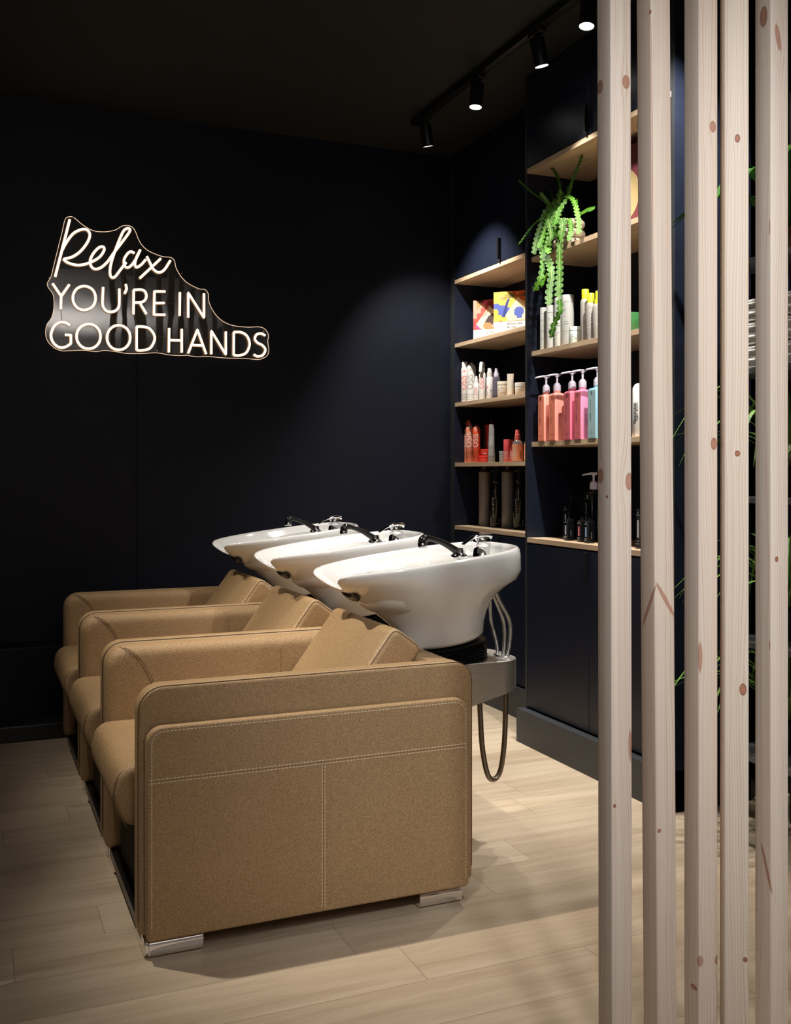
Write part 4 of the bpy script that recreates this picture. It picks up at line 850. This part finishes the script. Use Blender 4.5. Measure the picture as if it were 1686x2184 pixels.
# --- near cabinet, shelf 5: black bottles
z = .909
def black_bottle(label, x, y, r, hs, H, lab=None, sq=False, g=None):
    t = item('serum_bottle', label, 'bottle', x, y, z, g)
    if sq: obj('body', loft([[(p[0], p[1], z_) for p in rrect(0, 0, 2*r-2*i, 2*r-2*i, [.003]*4, 3)] for z_, i in ((0, .001), (.001, 0), (hs-.004, 0), (hs, .004))]), KBLACK, t, 40)
    else: body(t, [(r*.95, 0), (r, .002), (r, hs-.006), (r*.6, hs)], KBLACK)
    obj('cap', lathe([(r*.5, hs-.001), (r*.5, hs+(H-hs)*.4), (r*.25, hs+(H-hs)*.5), (r*.2, H), (.001, H)], 18), KBLACK, t)
    q = r+.0005
    if lab:
        obj('label_strip', box(-q, -q+.001, -.004, .006, hs*.28, hs*.72), lab, t, 0)
    obj('lettering', join(text_plane('i', .014, (-q, .002, hs*.88), (0, -1, 0), (0, 0, 1), .03), text_plane('PROFESSIONAL', .0036, (-q, .013, hs*.84), (0, -1, 0), (0, 0, 1)), text_plane('BOOSTER', .0044, (-q, .012, hs*.18), (0, -1, 0), (0, 0, 1)), text_plane('TRIBOND', .0044, (-q, .012, hs*.11), (0, -1, 0), (0, 0, 1)), text_plane('VOLUMISING 45 ML', .003, (.0, -q, hs*.2), (0, 0, 1), (-1, 0, 0))), INKW, t, 0)
LB = [P_('label_grey', S(170, 174, 200)), P_('label_pink', S(220, 120, 130)), P_('label_blue', S(140, 170, 205)), P_('label_silver', S(190, 190, 188))]
black_bottle('tall black bottle with silver strip label and thin nozzle', 2.415, 3.745, .026, .150, .225, LB[3], True)
black_bottle('small black bottle with grey-lilac strip, in front of the tall nozzle bottle', 2.355, 3.665, .0165, .090, .104, LB[0], True, 'small black booster bottles'); black_bottle('small black bottle with pink strip label', 2.360, 3.572, .0165, .090, .104, LB[1], True, 'small black booster bottles'); black_bottle('small black bottle with pale blue strip label in front of the black pump bottle', 2.345, 3.497, .0165, .090, .104, LB[2], True, 'small black booster bottles')
black_bottle('black bottle with white strip seen between the battens', 2.36, 3.165, .019, .150, .20, LB[3], True)
pump('black square pump bottle with lilac pump head on the lowest shelf', 2.415, 3.570, .062, .205, .288, KBLACK, None, INKW, True, PI-.25, z)
# --- towels on the shelving unit
TW = plain('white_towelling', (.72, .70, .68), .9, nz=.1)
for i in range(3):
    hh = .074; z0 = 1.5295+i*.0745; prof = roundpoly([(2.295, z0), (2.295, z0+hh), (2.57, z0+hh), (2.57, z0)], .030, 6)
    t = thing('folded_towel', ('bottom', 'middle', 'top')[i]+' white folded towel of the stack on the shelving unit', 'towel', (2.43, 2.33, z0), 'stack of white towels')
    pr = []
    L = [(2.295+.006*math.sin(k*1.0)*(k % 2), z0+.002+hh*.95*k/14) for k in range(15)]
    pp = L+[(2.57, z0+hh-.004), (2.57, z0+.003)]
    obj('folded_cloth', slab(pp, 2.27, 2.605, .004, .004, 2), TW, t, 20, (2.43, 2.33, z0))
    obj('fold_edges', join(*[tube([(2.297, 2.276, z0+.006+k*.0085), (2.2955, 2.44, z0+.007+k*.0085+.001*math.sin(k)), (2.297, 2.599, z0+.006+k*.0085)], .0036, 6) for k in range(8)]), TW, t, 50, (2.43, 2.33, z0))
# ---------------------------------------------------------------- plants
def mat_leaf(name, c0, c1, sc=25):
    m = NT(name); c = m.coord(); n = m.noise(c, sc, 2)
    return m.set(col=m.ramp(n, [(.35, c0), (.65, c1)]), rough=.5, spec=.3)
CACT = mat_leaf('cactus_green', S(52, 104, 18), S(84, 136, 34)); RIB = plain('pale_rib', S(150, 176, 96), .5); CACT2 = mat_leaf('pale_cactus_green', S(66, 104, 44), S(90, 126, 62)); CACT3 = mat_leaf('deep_cactus_green', S(38, 80, 20), S(62, 108, 30))
POT = P_('beige_glazed_ceramic', S(196, 184, 162), .18); SOIL = plain('soil', (.02, .014, .01), .9)
px0, py0, pz0 = 2.375, 3.700, 2.1585
pp = thing('potted_cactus', 'trailing fishbone cactus in a beige bubble pot hanging over the shelf edge', 'plant', (px0, py0, pz0))
def bubble_pot():
    V = []
    n = 48
    def rad(a, z):
        r = .036
        row = z/.040; k = int(min(2, row)); f = row-k; off = k*.5
        lob = abs(math.cos((a*7/2)+off*PI/1))
        return .051+.021*math.sqrt(max(0, 1-(2*f-1)**2))*(.72+.28*lob)
    L = []
    for i in range(31):
        z = .120*i/30; zq = min(z, .1199); L.append([(rad(2*PI*k/n, zq)*math.cos(2*PI*k/n), rad(2*PI*k/n, zq)*math.sin(2*PI*k/n), z) for k in range(n)])
    L.append([(.048*math.cos(2*PI*k/n), .048*math.sin(2*PI*k/n), .121) for k in range(n)]); L.append([(.046*math.cos(2*PI*k/n), .046*math.sin(2*PI*k/n), .108) for k in range(n)])
    return loft(L)
obj('pot', bubble_pot(), POT, pp, 70); obj('soil', lathe([(.046, .100), (.044, .110), (.001, .114)], 24), SOIL, pp)
def ribbon_lobed(pts, w, lobe=.021, seed=0):
    P = catmull(pts, 10); P = resample(P, .0022); n = len(P); V, F = [], []; hw = .0104*w
    rnd = random.Random(seed); ph = rnd.random(); S0 = 0; side0 = None
    tw = rnd.uniform(-.5, .5)
    for i, p in enumerate(P):
        t = (P[min(i+1, n-1)]-P[max(i-1, 0)]).normalized(); view = Vector((-.62, -.78, 0.1))
        sd = t.cross(view)
        if sd.length < 1e-3: sd = Vector((0, 0, 1))
        sd.normalize(); nn = sd.cross(t).normalized(); a = tw*.5+.25*math.sin(i*.03+seed); sd, nn = sd*math.cos(a)+nn*math.sin(a), nn*math.cos(a)-sd*math.sin(a)
        s = i*.0022; taper = min(1, (n-1-i)/6+.15, (i)/5+.3)
        def lw(o):
            f = ((s/lobe)+o+ph) % 1.0; return .24+.76*(math.sin(PI*f)**.55)*(1.10-.25*f)
        l, r = hw*taper*lw(0), hw*taper*lw(.5)
        V += [tuple(p-sd*l+nn*.0010*w), tuple(p-sd*l*.5+nn*.0022), tuple(p-nn*.0008), tuple(p+sd*r*.5+nn*.0022), tuple(p+sd*r+nn*.0010*w)]
        V += [tuple(p-sd*l*.5+nn*.0004), tuple(p-nn*.0030), tuple(p+sd*r*.5+nn*.0004)]
    for i in range(n-1):
        a, b = i*8, (i+1)*8
        lp = [0, 1, 2, 3, 4, 7, 6, 5]
        for j in range(8): k = (j+1) % 8; F.append((a+lp[j], a+lp[k], b+lp[k], b+lp[j]))
    return V, F
STR = [
([(2.22, 3.864, 2.484), (2.24, 3.834, 2.448), (2.26, 3.809, 2.417), (2.28, 3.785, 2.393), (2.3, 3.764, 2.366), (2.32, 3.744, 2.335), (2.34, 3.732, 2.311)], 0.5),
([(2.33, 3.88, 2.611), (2.337, 3.824, 2.572), (2.343, 3.789, 2.534), (2.35, 3.762, 2.499), (2.357, 3.751, 2.469), (2.363, 3.747, 2.436), (2.37, 3.75, 2.406)], 0.8),
([(2.36, 3.57, 2.525), (2.362, 3.597, 2.498), (2.364, 3.632, 2.465), (2.366, 3.66, 2.434), (2.368, 3.677, 2.407), (2.37, 3.698, 2.377)], 0.8),
([(2.26, 3.744, 2.401), (2.287, 3.758, 2.387), (2.313, 3.763, 2.367), (2.34, 3.769, 2.351)], 1.0),
([(2.4, 3.901, 2.481), (2.393, 3.87, 2.447), (2.387, 3.844, 2.411), (2.38, 3.818, 2.372)], 0.6),
([(2.38, 3.707, 2.436), (2.38, 3.718, 2.415), (2.38, 3.721, 2.392)], 0.4),
([(2.34, 3.581, 2.343), (2.34, 3.583, 2.31)], 0.4),
([(2.3, 3.394, 2.251), (2.32, 3.47, 2.266), (2.34, 3.54, 2.273), (2.36, 3.619, 2.278)], 1.3),
([(2.34, 3.717, 2.343), (2.326, 3.768, 2.348), (2.311, 3.783, 2.332), (2.297, 3.783, 2.298), (2.283, 3.782, 2.261), (2.269, 3.781, 2.223), (2.254, 3.773, 2.18), (2.24, 3.76, 2.133)], 1.4),
([(2.34, 3.717, 2.331), (2.322, 3.739, 2.323), (2.303, 3.747, 2.299), (2.285, 3.732, 2.262), (2.267, 3.725, 2.223), (2.248, 3.713, 2.187), (2.23, 3.706, 2.148)], 1.4),
([(2.34, 3.688, 2.32), (2.322, 3.71, 2.315), (2.303, 3.71, 2.286), (2.285, 3.699, 2.242), (2.267, 3.68, 2.193), (2.248, 3.658, 2.148), (2.23, 3.631, 2.11)], 1.5),
([(2.34, 3.659, 2.36), (2.32, 3.656, 2.334), (2.3, 3.661, 2.302), (2.28, 3.643, 2.264), (2.26, 3.626, 2.235)], 1.2),
([(2.3, 3.704, 2.324), (2.28, 3.762, 2.3), (2.26, 3.798, 2.274), (2.24, 3.819, 2.241), (2.22, 3.824, 2.212), (2.2, 3.829, 2.185)], 0.45),
([(2.35, 3.696, 2.382), (2.338, 3.621, 2.354), (2.327, 3.575, 2.315), (2.315, 3.543, 2.275), (2.303, 3.515, 2.237), (2.292, 3.494, 2.197), (2.28, 3.477, 2.162)], 1.3),
([(2.34, 3.659, 2.274), (2.322, 3.61, 2.257), (2.305, 3.569, 2.215), (2.288, 3.549, 2.182), (2.27, 3.542, 2.149)], 1.3),
([(2.3, 3.639, 2.269), (2.291, 3.611, 2.235), (2.282, 3.607, 2.198), (2.273, 3.604, 2.158), (2.264, 3.593, 2.117), (2.256, 3.583, 2.076), (2.247, 3.565, 2.034), (2.238, 3.555, 1.993), (2.229, 3.544, 1.953), (2.22, 3.53, 1.908)], 1.9),
([(2.22, 3.526, 1.908), (2.217, 3.517, 1.876), (2.213, 3.512, 1.852), (2.21, 3.524, 1.831), (2.207, 3.54, 1.811), (2.203, 3.549, 1.785), (2.2, 3.561, 1.749)], 1.5),
([(2.27, 3.745, 2.184), (2.26, 3.714, 2.145), (2.25, 3.675, 2.105), (2.24, 3.63, 2.064), (2.23, 3.603, 2.02), (2.22, 3.594, 1.979), (2.21, 3.588, 1.94), (2.2, 3.575, 1.884)], 1.9),
([(2.26, 3.752, 2.188), (2.248, 3.702, 2.133), (2.236, 3.678, 2.081), (2.224, 3.669, 2.039), (2.212, 3.672, 2.0), (2.2, 3.697, 1.965)], 1.6),
([(2.28, 3.65, 2.219), (2.273, 3.647, 2.202), (2.267, 3.6, 2.18), (2.26, 3.579, 2.156)], 0.5),
([(2.24, 3.63, 2.072), (2.227, 3.622, 2.039), (2.213, 3.63, 2.004), (2.2, 3.634, 1.969)], 0.6),
([(2.32, 3.685, 2.309), (2.31, 3.684, 2.285), (2.3, 3.668, 2.249), (2.29, 3.674, 2.218), (2.28, 3.724, 2.212), (2.27, 3.723, 2.179), (2.26, 3.699, 2.134), (2.25, 3.697, 2.109)], 1.5),
([(2.28, 3.709, 2.28), (2.267, 3.673, 2.231), (2.253, 3.644, 2.184), (2.24, 3.659, 2.148)], 1.4),
([(2.34, 3.702, 2.41), (2.347, 3.727, 2.382), (2.353, 3.731, 2.348), (2.36, 3.719, 2.322)], 1.6),
([(2.32, 3.714, 2.372), (2.33, 3.738, 2.359), (2.34, 3.732, 2.33)], 1.2),
]
for i, (pts, w) in enumerate(STR):
    m = CACT2 if i in (3, 8, 17, 15, 22) else (CACT3 if i in (1, 2, 4, 16) else CACT)
    hang = obj('stem', ribbon_lobed(pts, w*.95, .0265 if w > 1.45 else (.022 if w > 1 else .017), i), m, pp, 60, (px0, py0, pz0))
    if w > .9: obj('midrib', tube([(p.x-.0016, p.y-.0018, p.z) for p in resample(catmull(pts, 10), .004)], .0011*min(1, w/1.4), 6), RIB, hang, 60, (px0, py0, pz0))
# strap leaves for the plants beyond the battens
def blade(pts, w, fold=.25):
    P = [Vector(p) for p in catmull(pts, 8)]; n = len(P); V, F = [], []
    for i, p in enumerate(P):
        t = (P[min(i+1, n-1)]-P[max(i-1, 0)]).normalized(); sd = t.cross(Vector((0, 0, 1)))
        if sd.length < .05: sd = Vector((.6, -.8, 0))
        sd.normalize(); u = i/(n-1); ww = w*(math.sin(PI*min(1, u*.93+.07))**.7)*(1 if u < .5 else 1)
        V += [tuple(p-sd*ww+Vector((0, 0, ww*fold))), tuple(p-Vector((0, 0, .0006))), tuple(p+sd*ww+Vector((0, 0, ww*fold))), tuple(p+Vector((0, 0, .0008)))]
    for i in range(n-1):
        a, b = 4*i, 4*i+4
        for j in range(4): k = (j+1) % 4; F.append((a+j, a+k, b+k, b+j))
    return V, F
SPID = mat_leaf('spider_leaf', S(70, 122, 36), S(128, 164, 84), 40); PHIL = mat_leaf('philodendron_leaf', S(28, 72, 18), S(60, 112, 34)); VARI = mat_leaf('variegated_leaf', S(96, 130, 60), S(196, 210, 170), 60)
BASK = plain('woven_basket', S(120, 88, 58), .8, nz=.4)
def plant(label, x, y, z, kind, n, L, w, mat, potm, seed, pr=.05, ph=.10):
    rnd = random.Random(seed); t = thing('potted_plant', label, 'plant', (x, y, z+.0005), 'plants on the black shelving unit')
    obj('pot', lathe([(pr*.75, 0), (pr*.8, .002), (pr, ph), (pr*.93, ph), (pr*.9, ph-.012), (.001, ph-.012)], 32), potm, t)
    for i in range(n):
        a = PI*.5+(i-(n-1)/2)*(1.9*PI/n)+rnd.uniform(-.15, .15)+PI*.15; l = L*rnd.uniform(.7, 1.1); ca, sa = math.cos(a), math.sin(a)
        if ca*l > .15: l = .13/ca if ca > .1 else l
        if sa > 0 and y+sa*l > 2.865: l = (2.865-y)/sa
        up = rnd.uniform(.35, .8)*L
        pts = [(0, 0, ph-.01), (ca*l*.3, sa*l*.3, ph+up*.6), (ca*l*.65, sa*l*.65, ph+up*.72), (ca*l, sa*l, ph+up*rnd.uniform(-.1, .5))]
        pts = [(px_, py_, min(pz_, kind)) for px_, py_, pz_ in pts]
        obj('leaf', blade(pts, w*rnd.uniform(.8, 1.15)), mat, t, 60)
    return t
plant('dark green broad-leaved plant in a woven pot on the top shelf beyond the battens', 2.42, 2.49, 1.879, .5, 13, .36, .030, PHIL, BASK, 3)
plant('striped spider plant on the middle shelf, arching past the cabinet end', 2.42, 2.50, 1.12, .38, 28, .42, .0075, SPID, KBLACK, 5)
plant('spider plant on the lower shelf with arching narrow leaves', 2.42, 2.50, .66, .42, 28, .42, .0085, SPID, KBLACK, 8)
plant('bushy green spider plant near the floor beyond the battens', 2.42, 2.50, .30, .33, 28, .42, .0085, SPID, KBLACK, 11)
plant('pale variegated broad-leaved plant beside the middle spider plant', 2.37, 2.22, 1.12, .38, 10, .24, .030, VARI, WHITE, 12, .045, .09)
